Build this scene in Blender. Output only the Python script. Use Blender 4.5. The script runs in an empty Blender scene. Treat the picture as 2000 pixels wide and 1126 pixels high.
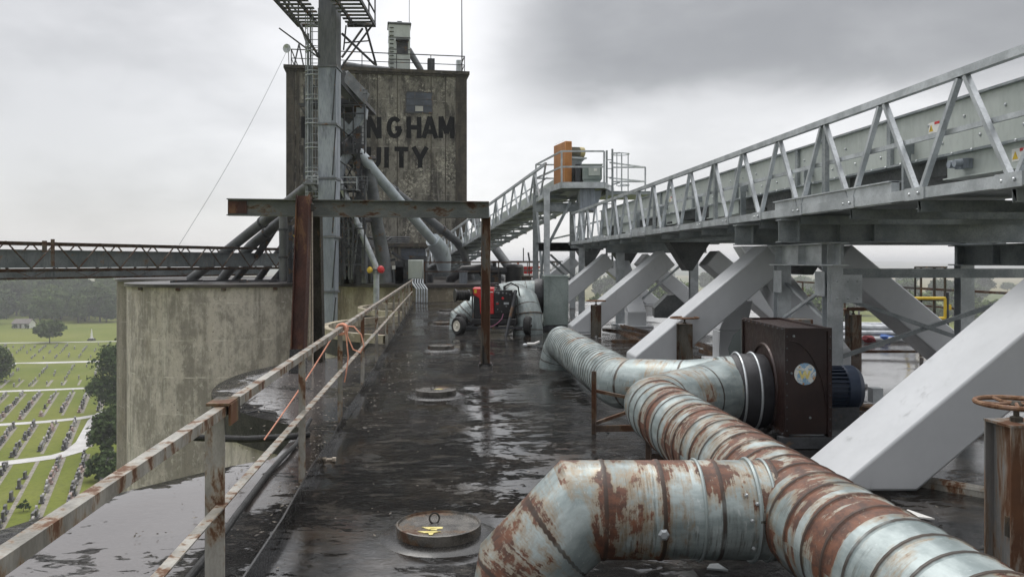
import bpy, bmesh, math, random
from mathutils import Vector, Matrix
random.seed(7)
scene = bpy.context.scene
COL = scene.collection
F, U0, V0, CH = 1600.0, 1000.0, 512.0, 1.7        # camera constants of the 2000 px wide photograph
GZ, GH = -32.3, 34.0                               # ground level far below the roof
SL = 0.09                                          # the roof runs away at this slope in X per metre of Y

def P(u, v, Y): return Vector(((u-U0)/F*Y, Y, CH-(v-V0)/F*Y))
def G(u, v, z=0.0):
    Y = F*(CH-z)/(v-V0)
    return Vector(((u-U0)/F*Y, Y, z))
def GG(u, v):
    Y = F*GH/(v-V0)
    return Vector(((u-U0)/F*Y, Y, GZ))
def XO(xo, Y, z=0.0): return Vector((xo-SL*Y, Y, z))
def lerp(a, b, t): return a+(b-a)*t

# ------------------------------------------------------------------ mesh builder
class MB:
    def __init__(s):
        s.bm = bmesh.new(); s.uv = s.bm.loops.layers.uv.new('UVMap')
    def face(s, pts, uvs=None):
        vs = [s.bm.verts.new(p) for p in pts]
        f = s.bm.faces.new(vs)
        if uvs:
            for l, q in zip(f.loops, uvs): l[s.uv].uv = q
        return f
    def quads(s, vs, fs):
        v = [s.bm.verts.new(p) for p in vs]
        for f in fs: s.bm.faces.new([v[i] for i in f])
    def hexa(s, v): s.quads(v, [(3,2,1,0),(4,5,6,7),(0,1,5,4),(1,2,6,5),(2,3,7,6),(3,0,4,7)]); return s
    def box(s, lo, hi, rz=0, c=None):
        x0,y0,z0 = lo; x1,y1,z1 = hi
        v = [Vector(p) for p in ((x0,y0,z0),(x1,y0,z0),(x1,y1,z0),(x0,y1,z0),(x0,y0,z1),(x1,y0,z1),(x1,y1,z1),(x0,y1,z1))]
        if rz:
            m = Matrix.Rotation(rz,3,'Z'); c = Vector(c) if c else Vector(((x0+x1)/2,(y0+y1)/2,0))
            v = [m@(p-c)+c for p in v]
        return s.hexa(v)
    def cbox(s, c, d, rz=0):
        c = Vector(c); h = Vector(d)/2
        return s.box(c-h, c+h, rz, (c.x,c.y,0) if rz else None)
    def frame(s, p0, p1, up):
        d = (p1-p0).normalized(); up = Vector(up)
        if abs(d.dot(up)) > .98: up = Vector((0,1,0))
        a = d.cross(up).normalized(); return d, a, a.cross(d)
    def beam(s, p0, p1, w, h=None, up=(0,0,1)):
        p0, p1 = Vector(p0), Vector(p1); h = w if h is None else h
        d, a, b = s.frame(p0, p1, up)
        o = [(-w/2,-h/2),(w/2,-h/2),(w/2,h/2),(-w/2,h/2)]
        return s.hexa([p0+a*x+b*y for x,y in o]+[p1+a*x+b*y for x,y in o])
    def section(s, p0, p1, prof, up=(0,0,1)):
        p0, p1 = Vector(p0), Vector(p1); d, a, b = s.frame(p0, p1, up)
        v0 = [s.bm.verts.new(p0+a*x+b*y) for x,y in prof]; v1 = [s.bm.verts.new(p1+a*x+b*y) for x,y in prof]
        n = len(prof)
        for i in range(n): s.bm.faces.new((v0[i],v0[(i+1)%n],v1[(i+1)%n],v1[i]))
        s.bm.faces.new(v0[::-1]); s.bm.faces.new(v1); return s
    def ibeam(s, p0, p1, B, H, tf=.014, tw=.01, up=(0,0,1)):
        b, h, w = B/2, H/2, tw/2
        return s.section(p0, p1, [(-b,-h),(b,-h),(b,-h+tf),(w,-h+tf),(w,h-tf),(b,h-tf),(b,h),(-b,h),(-b,h-tf),(-w,h-tf),(-w,-h+tf),(-b,-h+tf)], up)
    def angle(s, p0, p1, w, t=.007, up=(0,0,1), flip=1):
        return s.section(p0, p1, [(0,0),(w*flip,0),(w*flip,-t),(t*flip,-t),(t*flip,-w),(0,-w)][::flip], up)
    def channel(s, p0, p1, w, d, t=.008, up=(0,0,1)):
        return s.section(p0, p1, [(-w/2,0),(w/2,0),(w/2,d),(w/2-t,d),(w/2-t,t),(-w/2+t,t),(-w/2+t,d),(-w/2,d)], up)
    def tube(s, pts, r, seg=12, caps=True, vo=0.0):
        pts = [Vector(p) for p in pts]; n = len(pts)
        rs = r if isinstance(r,(list,tuple)) else [r]*n
        d = [(pts[i+1]-pts[i]).normalized() for i in range(n-1)]
        up = Vector((0,0,1)) if abs(d[0].z) < .95 else Vector((0,1,0))
        a = d[0].cross(up).normalized(); b = a.cross(d[0])
        rings = []; L = [0.0]
        for i in range(n-1): L.append(L[-1]+(pts[i+1]-pts[i]).length)
        for i in range(n):
            if i and i < n-1:
                q = d[i-1].rotation_difference(d[i]) if d[i-1].dot(d[i]) > -.999 else None
            d0 = d[max(i-1,0)]; t = d0 if i in (0,n-1) else (d[i-1]+d[i]).normalized()
            ring = []
            for k in range(seg):
                th = 2*math.pi*k/seg; o = (a*math.cos(th)+b*math.sin(th))*rs[i]
                o = o-d0*(o.dot(t)/max(d0.dot(t),.2)); ring.append(s.bm.verts.new(pts[i]+o))
            rings.append(ring)
            if i and i < n-1 and q: a = q@a; b = q@b
        for i in range(n-1):
            for k in range(seg):
                k2 = (k+1)%seg
                f = s.bm.faces.new((rings[i][k],rings[i+1][k],rings[i+1][k2],rings[i][k2]))
                c = 2*math.pi*rs[i]/seg
                for l,q in zip(f.loops, ((L[i]+vo,k*c),(L[i+1]+vo,k*c),(L[i+1]+vo,(k+1)*c),(L[i]+vo,(k+1)*c))): l[s.uv].uv = q
        if caps:
            s.bm.faces.new(rings[0]); s.bm.faces.new(rings[-1][::-1])
        return s
    def lathe(s, prof, seg=24, c=(0,0,0), axis=(0,0,1)):
        c = Vector(c); q = Vector((0,0,1)).rotation_difference(Vector(axis))
        rings = [[s.bm.verts.new(c+q@Vector((r*math.cos(2*math.pi*k/seg), r*math.sin(2*math.pi*k/seg), z))) for k in range(seg)] for r,z in prof]
        for i in range(len(prof)-1):
            for k in range(seg): s.bm.faces.new((rings[i][k],rings[i][(k+1)%seg],rings[i+1][(k+1)%seg],rings[i+1][k]))
        if prof[0][0] > 1e-4: s.bm.faces.new(rings[0][::-1])
        if prof[-1][0] > 1e-4: s.bm.faces.new(rings[-1])
        return s
    def torus(s, c, R, r, seg=28, ms=8, axis=(0,0,1), a0=0, a1=2*math.pi):
        c = Vector(c); q = Vector((0,0,1)).rotation_difference(Vector(axis)); full = a1-a0 > 6.28
        n = seg if full else seg+1
        rg = []
        for i in range(n):
            t = a0+(a1-a0)*i/seg; e = Vector((math.cos(t),math.sin(t),0))
            rg.append([s.bm.verts.new(c+q@(e*(R+r*math.cos(2*math.pi*k/ms))+Vector((0,0,r*math.sin(2*math.pi*k/ms))))) for k in range(ms)])
        for i in range(n if full else n-1):
            j = (i+1)%n
            for k in range(ms): s.bm.faces.new((rg[i][k],rg[j][k],rg[j][(k+1)%ms],rg[i][(k+1)%ms]))
        if not full: s.bm.faces.new(rg[0]); s.bm.faces.new(rg[-1][::-1])
        return s
    def prism(s, poly, vec):
        vec = Vector(vec); a = [s.bm.verts.new(Vector(p)) for p in poly]; b = [s.bm.verts.new(Vector(p)+vec) for p in poly]
        n = len(a); s.bm.faces.new(a[::-1]); s.bm.faces.new(b)
        for i in range(n): s.bm.faces.new((a[i],a[(i+1)%n],b[(i+1)%n],b[i]))
        return s
    def bolts(s, pts, r=.014, axis=(0,-1,0)):
        for p in pts: s.lathe([(r,0),(r,.006),(r*.6,.014)], 6, p, axis)
        return s
    def build(s, name, mat, parent=None, bevel=0.0, at=None, sharp=.6, segs=1):
        bmesh.ops.recalc_face_normals(s.bm, faces=s.bm.faces)
        off = OFF.get(parent, Vector()) if parent else (Vector(at) if at is not None else Vector())
        if off.length: bmesh.ops.translate(s.bm, vec=-off, verts=s.bm.verts)
        for f in s.bm.faces: f.smooth = True
        for e in s.bm.edges:
            if len(e.link_faces) == 2 and e.calc_face_angle(0) > sharp: e.smooth = False
        me = bpy.data.meshes.new(name); s.bm.to_mesh(me); s.bm.free()
        o = bpy.data.objects.new(name, me); COL.objects.link(o)
        for m in (mat if isinstance(mat,(list,tuple)) else [mat]): me.materials.append(m)
        if parent: o.parent = parent
        else: o.location = off
        OFF[o] = off
        if bevel:
            md = o.modifiers.new('bevel','BEVEL'); md.width = bevel; md.segments = segs; md.limit_method = 'ANGLE'; md.angle_limit = .7
        return o
OFF = {}
def tag(o, label=None, cat=None, group=None, kind=None):
    if label: o['label'] = label
    if cat: o['category'] = cat
    if group: o['group'] = group
    if kind: o['kind'] = kind
    return o
def thing(name, label, cat, at=(0,0,0), group=None):
    o = bpy.data.objects.new(name, None); COL.objects.link(o); o.location = at; o.empty_display_size = .1
    OFF[o] = Vector(at); return tag(o, label, cat, group)
def dup(root, loc, rz=0.0, label=None, group=None):
    r = root.copy(); COL.objects.link(r); r.location = loc; r.rotation_euler = (0,0,rz)
    if label: r['label'] = label
    if group: r['group'] = group
    for ch in [c for c in bpy.data.objects if c.parent == root]:
        c2 = ch.copy(); COL.objects.link(c2); c2.parent = r
        for g in [c for c in bpy.data.objects if c.parent == ch]:
            g2 = g.copy(); COL.objects.link(g2); g2.parent = c2
    return r

# ------------------------------------------------------------------ node materials
class N:
    def __init__(s, name):
        s.m = bpy.data.materials.new(name); s.m.use_nodes = True; s.t = s.m.node_tree; s.t.nodes.clear()
        s.out = s.t.nodes.new('ShaderNodeOutputMaterial')
        s.b = s.t.nodes.new('ShaderNodeBsdfPrincipled'); s.t.links.new(s.b.outputs[0], s.out.inputs['Surface'])
        g = s.t.nodes.new('ShaderNodeNewGeometry'); s.pos = g.outputs['Position']; s.nrm = g.outputs['Normal']
    def n(s, t): return s.t.nodes.new('ShaderNode'+t)
    def set(s, sock, v):
        if isinstance(v, bpy.types.NodeSocket): s.t.links.new(v, sock)
        elif isinstance(v, (tuple,list)) and sock.type == 'RGBA' and len(v) == 3: sock.default_value = (*v,1)
        else: sock.default_value = v
    def uv(s): return s.n('UVMap').outputs[0]
    def obj(s): return s.n('TexCoord').outputs['Object']
    def rnd(s): return s.n('ObjectInfo').outputs['Random']
    def map(s, vec, scale=(1,1,1), loc=(0,0,0), rot=(0,0,0)):
        m = s.n('Mapping'); s.set(m.inputs[0], vec); m.inputs['Location'].default_value = loc
        m.inputs['Rotation'].default_value = rot; m.inputs['Scale'].default_value = scale; return m.outputs[0]
    def noise(s, vec, scale, detail=5, rough=.6, dist=0):
        m = s.n('TexNoise'); s.set(m.inputs['Vector'], vec); m.inputs['Scale'].default_value = scale
        m.inputs['Detail'].default_value = detail; m.inputs['Roughness'].default_value = rough; m.inputs['Distortion'].default_value = dist
        return m.outputs[0]
    def vor(s, vec, scale, out='Distance', feat='F1'):
        m = s.n('TexVoronoi'); s.set(m.inputs['Vector'], vec); m.inputs['Scale'].default_value = scale; m.feature = feat
        return m.outputs[out]
    def ramp(s, f, a, b, lo=0.0, hi=1.0):
        m = s.n('MapRange'); m.interpolation_type = 'SMOOTHSTEP'; s.set(m.inputs['Value'], f)
        for i, v in zip(('From Min','From Max','To Min','To Max'), (a,b,lo,hi)): s.set(m.inputs[i], v)
        return m.outputs[0]
    def mix(s, f, a, b, mode='MIX'):
        m = s.n('Mix'); m.data_type = 'RGBA'; m.blend_type = mode; s.set(m.inputs[0], f); s.set(m.inputs[6], a); s.set(m.inputs[7], b)
        return m.outputs[2]
    def math(s, op, a, b=0.0, c=0.0):
        m = s.n('Math'); m.operation = op; s.set(m.inputs[0], a); s.set(m.inputs[1], b); s.set(m.inputs[2], c); return m.outputs[0]
    def sep(s, vec):
        m = s.n('SeparateXYZ'); s.set(m.inputs[0], vec); return m.outputs
    def bump(s, h, strength=.3, dist=.01):
        m = s.n('Bump'); s.set(m.inputs['Height'], h); s.set(m.inputs['Strength'], strength); m.inputs['Distance'].default_value = dist
        s.set(s.b.inputs['Normal'], m.outputs[0]); return m.outputs[0]
    def fin(s, col, rough, metal=0.0, spec=None):
        s.set(s.b.inputs['Base Color'], col); s.set(s.b.inputs['Roughness'], rough); s.set(s.b.inputs['Metallic'], metal)
        if spec is not None: s.set(s.b.inputs['Specular IOR Level'], spec)
        return s.m

RUST1, RUST2 = (.055,.023,.012), (.165,.070,.028)
def paint(name, c1, c2, scale=2.0, rough=.5, metal=0.0, rust=0.0, rs=2.5, stretch=(1,1,1), bump=.0, dirt=.0, var=0.25, rdark=1.0):
    n = N(name); vec = n.map(n.pos, stretch)
    a = n.noise(vec, scale, 6); col = n.mix(n.ramp(a,.35,.65), c1, c2)
    fine = n.noise(vec, scale*14, 3); col = n.mix(n.math('MULTIPLY', n.ramp(fine,.4,.75), var), col, tuple(x*.55 for x in c1))
    rg = n.ramp(fine,.3,.7, rough*.8, min(rough*1.25,1))
    mt = metal
    if dirt:
        dv = n.noise(n.map(n.pos,(3,3,.5)), 1.3, 6, .7); col = n.mix(n.ramp(dv,.62-dirt*.3,.8), col, tuple(x*.4 for x in c1))
    if rust:
        r = n.noise(vec, rs, 8, .68, .3); k = n.ramp(r, .66-rust*.36, .72-rust*.32)
        rc = n.mix(n.noise(n.pos, 9, 4), tuple(x*rdark for x in RUST1), tuple(x*rdark for x in RUST2))
        ring = n.ramp(r, .62-rust*.36, .70-rust*.34); col = n.mix(n.math('MULTIPLY', ring, .6), col, (.26*rdark,.15*rdark,.06*rdark))
        col = n.mix(k, col, rc); rg = n.mix(k, rg, (.8,)*3); mt = n.math('MULTIPLY', n.math('SUBTRACT', 1.0, k), metal)
    if bump: n.bump(n.noise(n.pos, scale*10, 5), bump, .004)
    return n.fin(col, rg, mt)

M = {}
def concrete(name, base, dark, pale, flake=.0, streak=1.0, lines=True, vs=.16):
    n = N(name)
    mot = n.noise(n.map(n.pos,(1,1,.6)), 1.6, 9, .68)
    st = n.noise(n.map(n.pos,(1,1,vs),(2,2,2)), 1.3, 8, .66)
    col = n.mix(n.ramp(n.math('ADD', n.math('MULTIPLY',mot,.55), n.math('MULTIPLY',st,.45)),.44,.56), dark, base)
    st2 = n.noise(n.map(n.pos,(2.6,2.6,vs*1.1),(7,3,1)), 1.0, 8, .72)
    col = n.mix(n.math('MULTIPLY', n.ramp(st2,.54,.70), .75), col, pale)
    st3 = n.noise(n.map(n.pos,(1.5,1.5,vs*.6),(31,5,9)), .8, 8, .72)
    col = n.mix(n.math('MULTIPLY', n.ramp(st3,.55,.72), .75*streak), col, tuple(x*.5 for x in dark))
    oc = n.noise(n.map(n.pos,(.4,.4,.3),(3,9,2)), 1.0, 7, .7)
    col = n.mix(n.math('MULTIPLY', n.ramp(oc,.54,.70), .45), col, (base[0]*.80,base[1]*.74,base[2]*.64))
    gr = n.noise(n.map(n.pos,(.9,.9,.15),(13,1,7)), 1.0, 6, .65)
    col = n.mix(n.math('MULTIPLY', n.ramp(gr,.56,.72), .35), col, (base[0]*.42,base[1]*.425,base[2]*.42))
    m2 = n.noise(n.map(n.pos,(1,1,.7)), 7.0, 8, .8); col = n.mix(n.math('MULTIPLY', n.ramp(m2,.5,.62), .55), col, tuple(x*.7 for x in dark))
    m3 = n.noise(n.map(n.pos,(1,1,.55),(9,9,9)), 4.5, 8, .8); col = n.mix(n.math('MULTIPLY', n.ramp(m3,.54,.66), .6), col, pale)
    if lines:
        z = n.sep(n.pos)[2]
        w = n.math('FRACT', n.math('MULTIPLY', n.math('ADD', z, n.math('MULTIPLY', n.noise(n.pos,.7,3), .16)), .62))
        col = n.mix(n.math('MULTIPLY', n.ramp(w,.0,.045,1,0), n.ramp(n.noise(n.pos,1.7,3),.47,.62,0,.9)), col, pale)
    if flake:
        fl = n.noise(n.map(n.pos,(1,1,.6),(5,5,5)), .8, 9, .72); msk = n.math('MULTIPLY', n.ramp(fl,.55-flake*.1,.60), n.ramp(n.noise(n.pos,5,7,.75),.50,.56))
        col = n.mix(msk, col, (.36,.345,.29))
    pk = n.vor(n.pos, 3.1); col = n.mix(n.math('MULTIPLY', n.ramp(pk,.05,.09,1,0), n.ramp(mot,.5,.55)), col, (.035,.03,.026))
    n.bump(n.noise(n.pos, 14, 6, .7), .5, .02)
    return n.fin(col, n.ramp(mot,.3,.7,.7,.95), 0, .3)
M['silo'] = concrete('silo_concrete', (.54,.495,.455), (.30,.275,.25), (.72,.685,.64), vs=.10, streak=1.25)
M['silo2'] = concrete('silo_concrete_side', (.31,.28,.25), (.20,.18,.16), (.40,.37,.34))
M['edge'] = concrete('pale_parapet_concrete', (.40,.36,.27), (.22,.19,.14), (.52,.48,.38), lines=False)
M['tower'] = concrete('headhouse_concrete', (.205,.194,.165), (.060,.056,.048), (.35,.335,.30), flake=.45, vs=.13, streak=1.25)
M['towertrim'] = concrete('headhouse_trim', (.085,.075,.06), (.04,.036,.03), (.12,.11,.09))

def tar_mat(name, pud):
    n = N(name); xy = n.map(n.pos, (1,1,0))
    big = n.noise(xy, .42, 5, .55, .8); x, y, z = n.sep(n.pos)
    s = n.math('ADD', x, n.math('MULTIPLY', y, SL))
    lobe = n.ramp(s, -1.0, -1.7, 0, 1); near = n.ramp(y, 9.0, 7.6, n.ramp(y, 15.5, 13.5, .2, .75), 1); ed = n.sep(n.uv())[0]; bias = n.math('MULTIPLY', n.math('MULTIPLY', lobe, near), n.ramp(n.math('ADD', ed, n.math('MULTIPLY', big, .5)), .28, .62, -.10, pud))
    rb = n.math('MULTIPLY', n.ramp(s, 4.6, 6.8), .13)
    m = n.math('ADD', n.math('ADD', big, bias), rb)
    med = n.noise(n.map(xy,(1,1.5,1)), 2.6, 7, .66, .6); m = n.math('ADD', m, n.math('MULTIPLY', n.math('SUBTRACT', med, .5), .50))
    fm = n.noise(n.map(xy,(.8,1.5,1),(1,5,0)), 8.0, 6, .68, .8); m = n.math('ADD', m, n.math('MULTIPLY', n.math('SUBTRACT', fm, .5), .50))
    pd = n.ramp(m, .484, .526)                                   # 1 = standing water
    wr = n.noise(n.map(xy,(.7,1.5,1)), 4.2, 9, .70, 1.6); wr2 = n.noise(n.map(xy,(1,1.35,1)), 15.0, 7, .74, .9)
    ridged = n.ramp(n.math('ABSOLUTE', n.math('SUBTRACT', wr, .5)), 0, .14)
    r2 = n.ramp(n.math('ABSOLUTE', n.math('SUBTRACT', wr2, .5)), 0, .20)
    lo = n.noise(n.map(xy,(.55,1.5,1),(3,1,0)), 2.0, 6, .62, 1.2)
    lr = n.ramp(n.math('ABSOLUTE', n.math('SUBTRACT', lo, .5)), 0, .16)
    h = n.math('ADD', n.math('ADD', n.math('MULTIPLY', ridged, .40), n.math('MULTIPLY', r2, .34)), n.math('MULTIPLY', n.math('ADD', lo, lr), .55))
    vmap = n.map(xy,(1,1,1)); cell = n.vor(vmap, 1.7); rnd = n.sep(n.vor(vmap, 1.7, 'Color'))[0]
    ring = n.math('MULTIPLY', n.math('SINE', n.math('MULTIPLY', cell, 105.0)), n.math('MULTIPLY', n.ramp(cell,.02,.24,1,0), n.ramp(rnd,.50,.55)))
    dry = n.math('SUBTRACT', 1.0, pd)
    hh = n.math('ADD', n.math('MULTIPLY', h, n.math('ADD', n.math('MULTIPLY', dry, 1.0), .006)), n.math('MULTIPLY', ring, n.math('MULTIPLY', pd, .006)))
    n.bump(hh, 1.0, .075)
    col = n.mix(n.ramp(wr,.35,.7), (.004,.0038,.0038), (.017,.015,.014))
    br = n.noise(xy, 1.1, 5, .7); col = n.mix(n.math('MULTIPLY', n.ramp(br,.46,.62), .65), col, (.045,.034,.024))
    sed = n.noise(n.map(xy,(.7,1.3,1),(4,9,0)), 3.3, 8, .78); col = n.mix(n.math('MULTIPLY', n.math('MULTIPLY', n.ramp(sed,.53,.59), dry), .6), col, (.20,.18,.155))
    gp = n.noise(xy, 55, 2); col = n.mix(n.math('MULTIPLY', n.math('MULTIPLY', n.ramp(gp,.60,.68), dry), .45), col, (.20,.19,.175))
    mud = n.math('MULTIPLY', n.math('MULTIPLY', lobe, pd), n.ramp(y, 16, 13, .2, 1)); col = n.mix(n.math('MULTIPLY', mud, .8), col, (.15,.135,.13))
    rmud = n.math('MULTIPLY', n.math('MULTIPLY', n.ramp(s,4.6,6.5), pd), .5); col = n.mix(rmud, col, (.13,.12,.115))
    n.set(n.b.inputs['IOR'], n.ramp(pd, 0, 1, 1.46, 1.95))
    return n.fin(col, n.mix(pd, n.mix(n.ramp(wr2,.4,.6),(.03,)*3,(.12,)*3), (.012,)*3), 0, .6)
M['tar'] = tar_mat('wet_tar_roof', .15)
M['tar_far'] = paint('weathered_roof_tar', (.03,.027,.025),(.07,.06,.055), 1.2, .35, bump=.4)

def duct_mat(name, amount, dull=1.0, band=.16):
    n = N(name); uv = n.uv(); u, v, _ = n.sep(uv)
    zinc = n.noise(n.map(uv,(1.2,3,1)), 2.0, 6, .65); col = n.mix(n.ramp(zinc,.35,.68), (.25*dull,.30*dull,.30*dull), (.47*dull,.53*dull,.525*dull))
    sp = n.noise(n.map(uv,(22,1.4,1)), 2.2, 6, .75); spm = n.noise(n.map(uv,(1.3,1.1,1),(8,8,8)), 1.8, 5, .65); col = n.mix(n.math('MULTIPLY', n.math('MULTIPLY', n.ramp(sp,.48,.58), n.ramp(spm,.47,.60)), .78), col, (.13*dull,.135*dull,.12*dull))
    scr = n.noise(n.map(n.pos,(9,9,1.6)), 5.0, 4, .7); col = n.mix(n.math('MULTIPLY', n.ramp(scr,.6,.72), .5), col, (.62*dull,.66*dull,.66*dull))
    wn = n.n('TexWhiteNoise'); wn.noise_dimensions = '1D'; n.set(wn.inputs['W'], n.math('FLOOR', n.math('DIVIDE', u, band)))
    nz = n.sep(n.nrm)[2]
    r = n.noise(n.map(uv,(1.0,.6,1)), 2.3, 7, .62, .4); stk = n.noise(n.map(uv,(17,1.3,1)), 1.6, 6, .75)
    r2 = n.noise(n.map(uv,(3,2.2,1),(5,2,0)), 2.2, 8, .75)
    rr = n.math('ADD', n.math('ADD', r, n.math('MULTIPLY', n.math('SUBTRACT', wn.outputs[0], .5), .10)), n.math('MULTIPLY', nz, .05))
    rr = n.math('ADD', rr, n.math('ADD', n.math('MULTIPLY', n.math('SUBTRACT', stk, .5), .30), n.math('MULTIPLY', n.math('SUBTRACT', r2, .5), .30)))
    sb = n.math('MULTIPLY', n.math('ABSOLUTE', n.math('SUBTRACT', n.math('FRACT', n.math('DIVIDE', u, band)), .5)), band)
    rr = n.math('ADD', rr, n.ramp(sb, .0, .05, .07*amount, 0))
    k = n.ramp(rr, .700-amount*.2, .728-amount*.2); halo = n.ramp(rr, .615-amount*.2, .715-amount*.2)
    rc = n.mix(n.ramp(n.noise(n.map(uv,(2,3,1)),4,8,.75),.38,.64), (.055,.019,.012), (.175,.062,.030))
    pk = n.ramp(n.noise(n.map(n.pos,(6,6,1.5)), 3.5, 5, .72),.60,.66); k = n.math('MULTIPLY', k, n.math('SUBTRACT', 1.0, n.math('MULTIPLY', pk, .8)))
    col = n.mix(n.math('MULTIPLY', halo, .6), col, (.29,.18,.075)); col = n.mix(n.math('MULTIPLY', k, .93), col, rc)
    seam = n.math('MULTIPLY', n.math('ABSOLUTE', n.math('SUBTRACT', n.math('FRACT', n.math('DIVIDE', u, band)), .5)), band)
    sm = n.ramp(seam,.008,.014,1,0); col = n.mix(n.math('MULTIPLY', sm, n.ramp(n.noise(n.map(uv,(1,2,1)),2,3),.30,.5,.35,.92)), col, (.045,.030,.022))
    n.bump(n.math('ADD', n.noise(n.map(uv,(1,1,1)), 5, 5), n.math('MULTIPLY', k, .12)), .30, .02)
    return n.fin(col, n.mix(k, n.ramp(zinc,.3,.7,.34,.52), n.ramp(zinc,.3,.7,.45,.7)), n.math('MULTIPLY', n.math('SUBTRACT', 1.0, k), .38), .5)
M['duct'] = duct_mat('rusted_galvanised_duct', .70, 1.0, .19)
M['duct_br'] = duct_mat('rusted_branch_duct', .82, 1.0, .30)
M['duct_plain'] = duct_mat('galvanised_duct', .12, .92, .145)
M['duct_old'] = duct_mat('dull_galvanised_duct', .02, .62, .5)
M['duct_fit'] = duct_mat('galvanised_fitting', .58, .9, .6)

M['galv'] = paint('galvanised_steel', (.38,.405,.42), (.57,.60,.62), 3.5, .38, .5, var=.2)
M['galv_dark'] = paint('galvanised_steel_dull', (.21,.235,.245), (.34,.365,.375), 3.0, .45, .4, var=.3)
M['body'] = paint('grey_green_casing', (.41,.445,.42), (.50,.535,.505), 1.5, .42, .25, var=.12, dirt=.12, stretch=(1,1,.4))
M['spout'] = paint('pale_grey_paint', (.47,.485,.50), (.55,.565,.58), .9, .36, 0, var=.05, dirt=.14, bump=.04)
M['hopper'] = paint('dark_hopper_steel', (.055,.06,.062), (.10,.105,.105), 2, .5, .3)
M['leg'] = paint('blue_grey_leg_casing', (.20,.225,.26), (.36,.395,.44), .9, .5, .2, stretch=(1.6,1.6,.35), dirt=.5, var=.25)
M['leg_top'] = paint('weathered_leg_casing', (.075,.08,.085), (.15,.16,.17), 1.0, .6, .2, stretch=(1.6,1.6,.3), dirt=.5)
M['steel_dk'] = paint('dark_weathered_steel', (.035,.038,.042), (.075,.078,.085), 2, .55, .3, rust=.15)
M['steel_mid'] = paint('grey_weathered_steel', (.11,.12,.128), (.19,.20,.21), 2, .5, .3, rust=.12)
M['pipe_dk'] = paint('dark_grey_spout_pipe', (.085,.09,.093), (.14,.145,.15), 1.2, .5, .2, dirt=.3)
M['pipe_lt'] = paint('pale_blue_spout_pipe', (.38,.43,.46), (.50,.55,.58), 1.0, .4, .1, dirt=.3)
M['truss_old'] = paint('rusty_truss_steel', (.06,.055,.052), (.10,.085,.075), 3, .7, .1, rust=.55, rdark=.5)
M['trough'] = paint('old_conveyor_casing', (.115,.135,.14), (.17,.19,.195), 1.0, .55, .2, dirt=.5, rust=.10)
M['rail'] = paint('rusted_painted_railing', (.19,.18,.155), (.38,.365,.325), 6, .45, 0, rust=.38, rs=9.0, stretch=(1,1,.4), bump=.3, dirt=.5, rdark=.9)
M['post'] = paint('rusted_valve_post', (.17,.17,.165), (.29,.285,.275), 3, .6, .1, rust=.50, rs=3.0, stretch=(2.2,2.2,.35), rdark=.95, bump=.3)
M['post_dk'] = paint('dark_valve_post', (.055,.052,.042), (.15,.135,.11), 4, .7, .1, rust=.45, rs=3.0, stretch=(1.5,1.5,.4), rdark=.5, bump=.3)
M['gantry'] = paint('rusted_brown_beam', (.045,.018,.013), (.095,.034,.022), 5, .6, .2, rust=.2, stretch=(1,1,.4), bump=.3)
M['gantry_gr'] = paint('grey_rusted_beam', (.095,.105,.10), (.15,.16,.15), 3, .55, .2, rust=.26, rs=3.0, stretch=(.8,1,1.6), rdark=.55, bump=.2)
M['gantry_mix'] = paint('brown_streaked_post', (.10,.10,.09), (.16,.15,.13), 4, .6, .1, rust=.55, rs=3.0, stretch=(2,2,.35), rdark=.75, bump=.3)
M['gantry_bk'] = paint('blackened_post', (.02,.018,.014), (.06,.052,.038), 4, .7, 0, rust=.2, stretch=(1,1,.4))
M['tar_dry'] = paint('dry_tar_edge', (.012,.012,.012), (.035,.032,.03), 4, .75, bump=.5)
M['kerb'] = paint('tarred_steel_strip', (.012,.012,.012), (.03,.028,.026), 3, .25)
M['blower'] = paint('brown_rusted_blower', (.020,.011,.010), (.040,.019,.015), 2.2, .38, .3, rust=.22, rs=1.6, stretch=(1,1,.6), rdark=.3)
M['blower_gr'] = paint('grey_green_blower', (.21,.255,.24), (.30,.345,.33), 1.5, .4, .2, dirt=.3)
M['motor'] = paint('dark_blue_motor', (.018,.028,.050), (.032,.047,.080), 3, .4, .2)
M['black'] = paint('black_plastic', (.008,.008,.009), (.02,.02,.021), 5, .4)
M['rubber'] = paint('black_rubber', (.012,.012,.012), (.03,.03,.03), 6, .75)
M['flex'] = paint('black_flexible_sleeve', (.012,.012,.014), (.035,.035,.04), 4, .45)
M['red'] = paint('red_machine_paint', (.48,.018,.022), (.58,.028,.030), 2, .3, var=.05)
M['redrust'] = paint('red_oxide_steel', (.42,.075,.03), (.55,.11,.05), 3, .6)
M['white'] = paint('white_paint', (.72,.71,.68), (.80,.79,.76), 3, .45)
M['cream'] = paint('cream_wheel_rim', (.60,.57,.48), (.70,.67,.58), 3, .45)
M['yellow'] = paint('yellow_safety_paint', (.62,.42,.03), (.74,.52,.06), 3, .5)
M['ylw_worn'] = paint('worn_yellow_paint', (.62,.52,.16), (.74,.66,.28), 20, .6, rust=.2, rs=20)
M['orange'] = paint('orange_belt_guard', (.38,.155,.045), (.47,.205,.06), 2, .42, var=.15)
M['rope'] = paint('orange_rope_fibre', (.70,.30,.20), (.80,.42,.30), 30, .8)
M['rope_lt'] = paint('pale_rope_fibre', (.40,.34,.27), (.55,.48,.40), 30, .8)
n = N('faded_black_lettering'); v_ = n.noise(n.map(n.pos,(1,1,.4)), 3.0, 8, .75); M['letters'] = n.fin(n.mix(n.ramp(v_,.57,.68), (.006,.007,.008), (.065,.062,.053)), .8, 0, .2)
M['glass'] = paint('dusty_window_glass', (.045,.055,.07), (.085,.10,.125), 1.5, .15)
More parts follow.
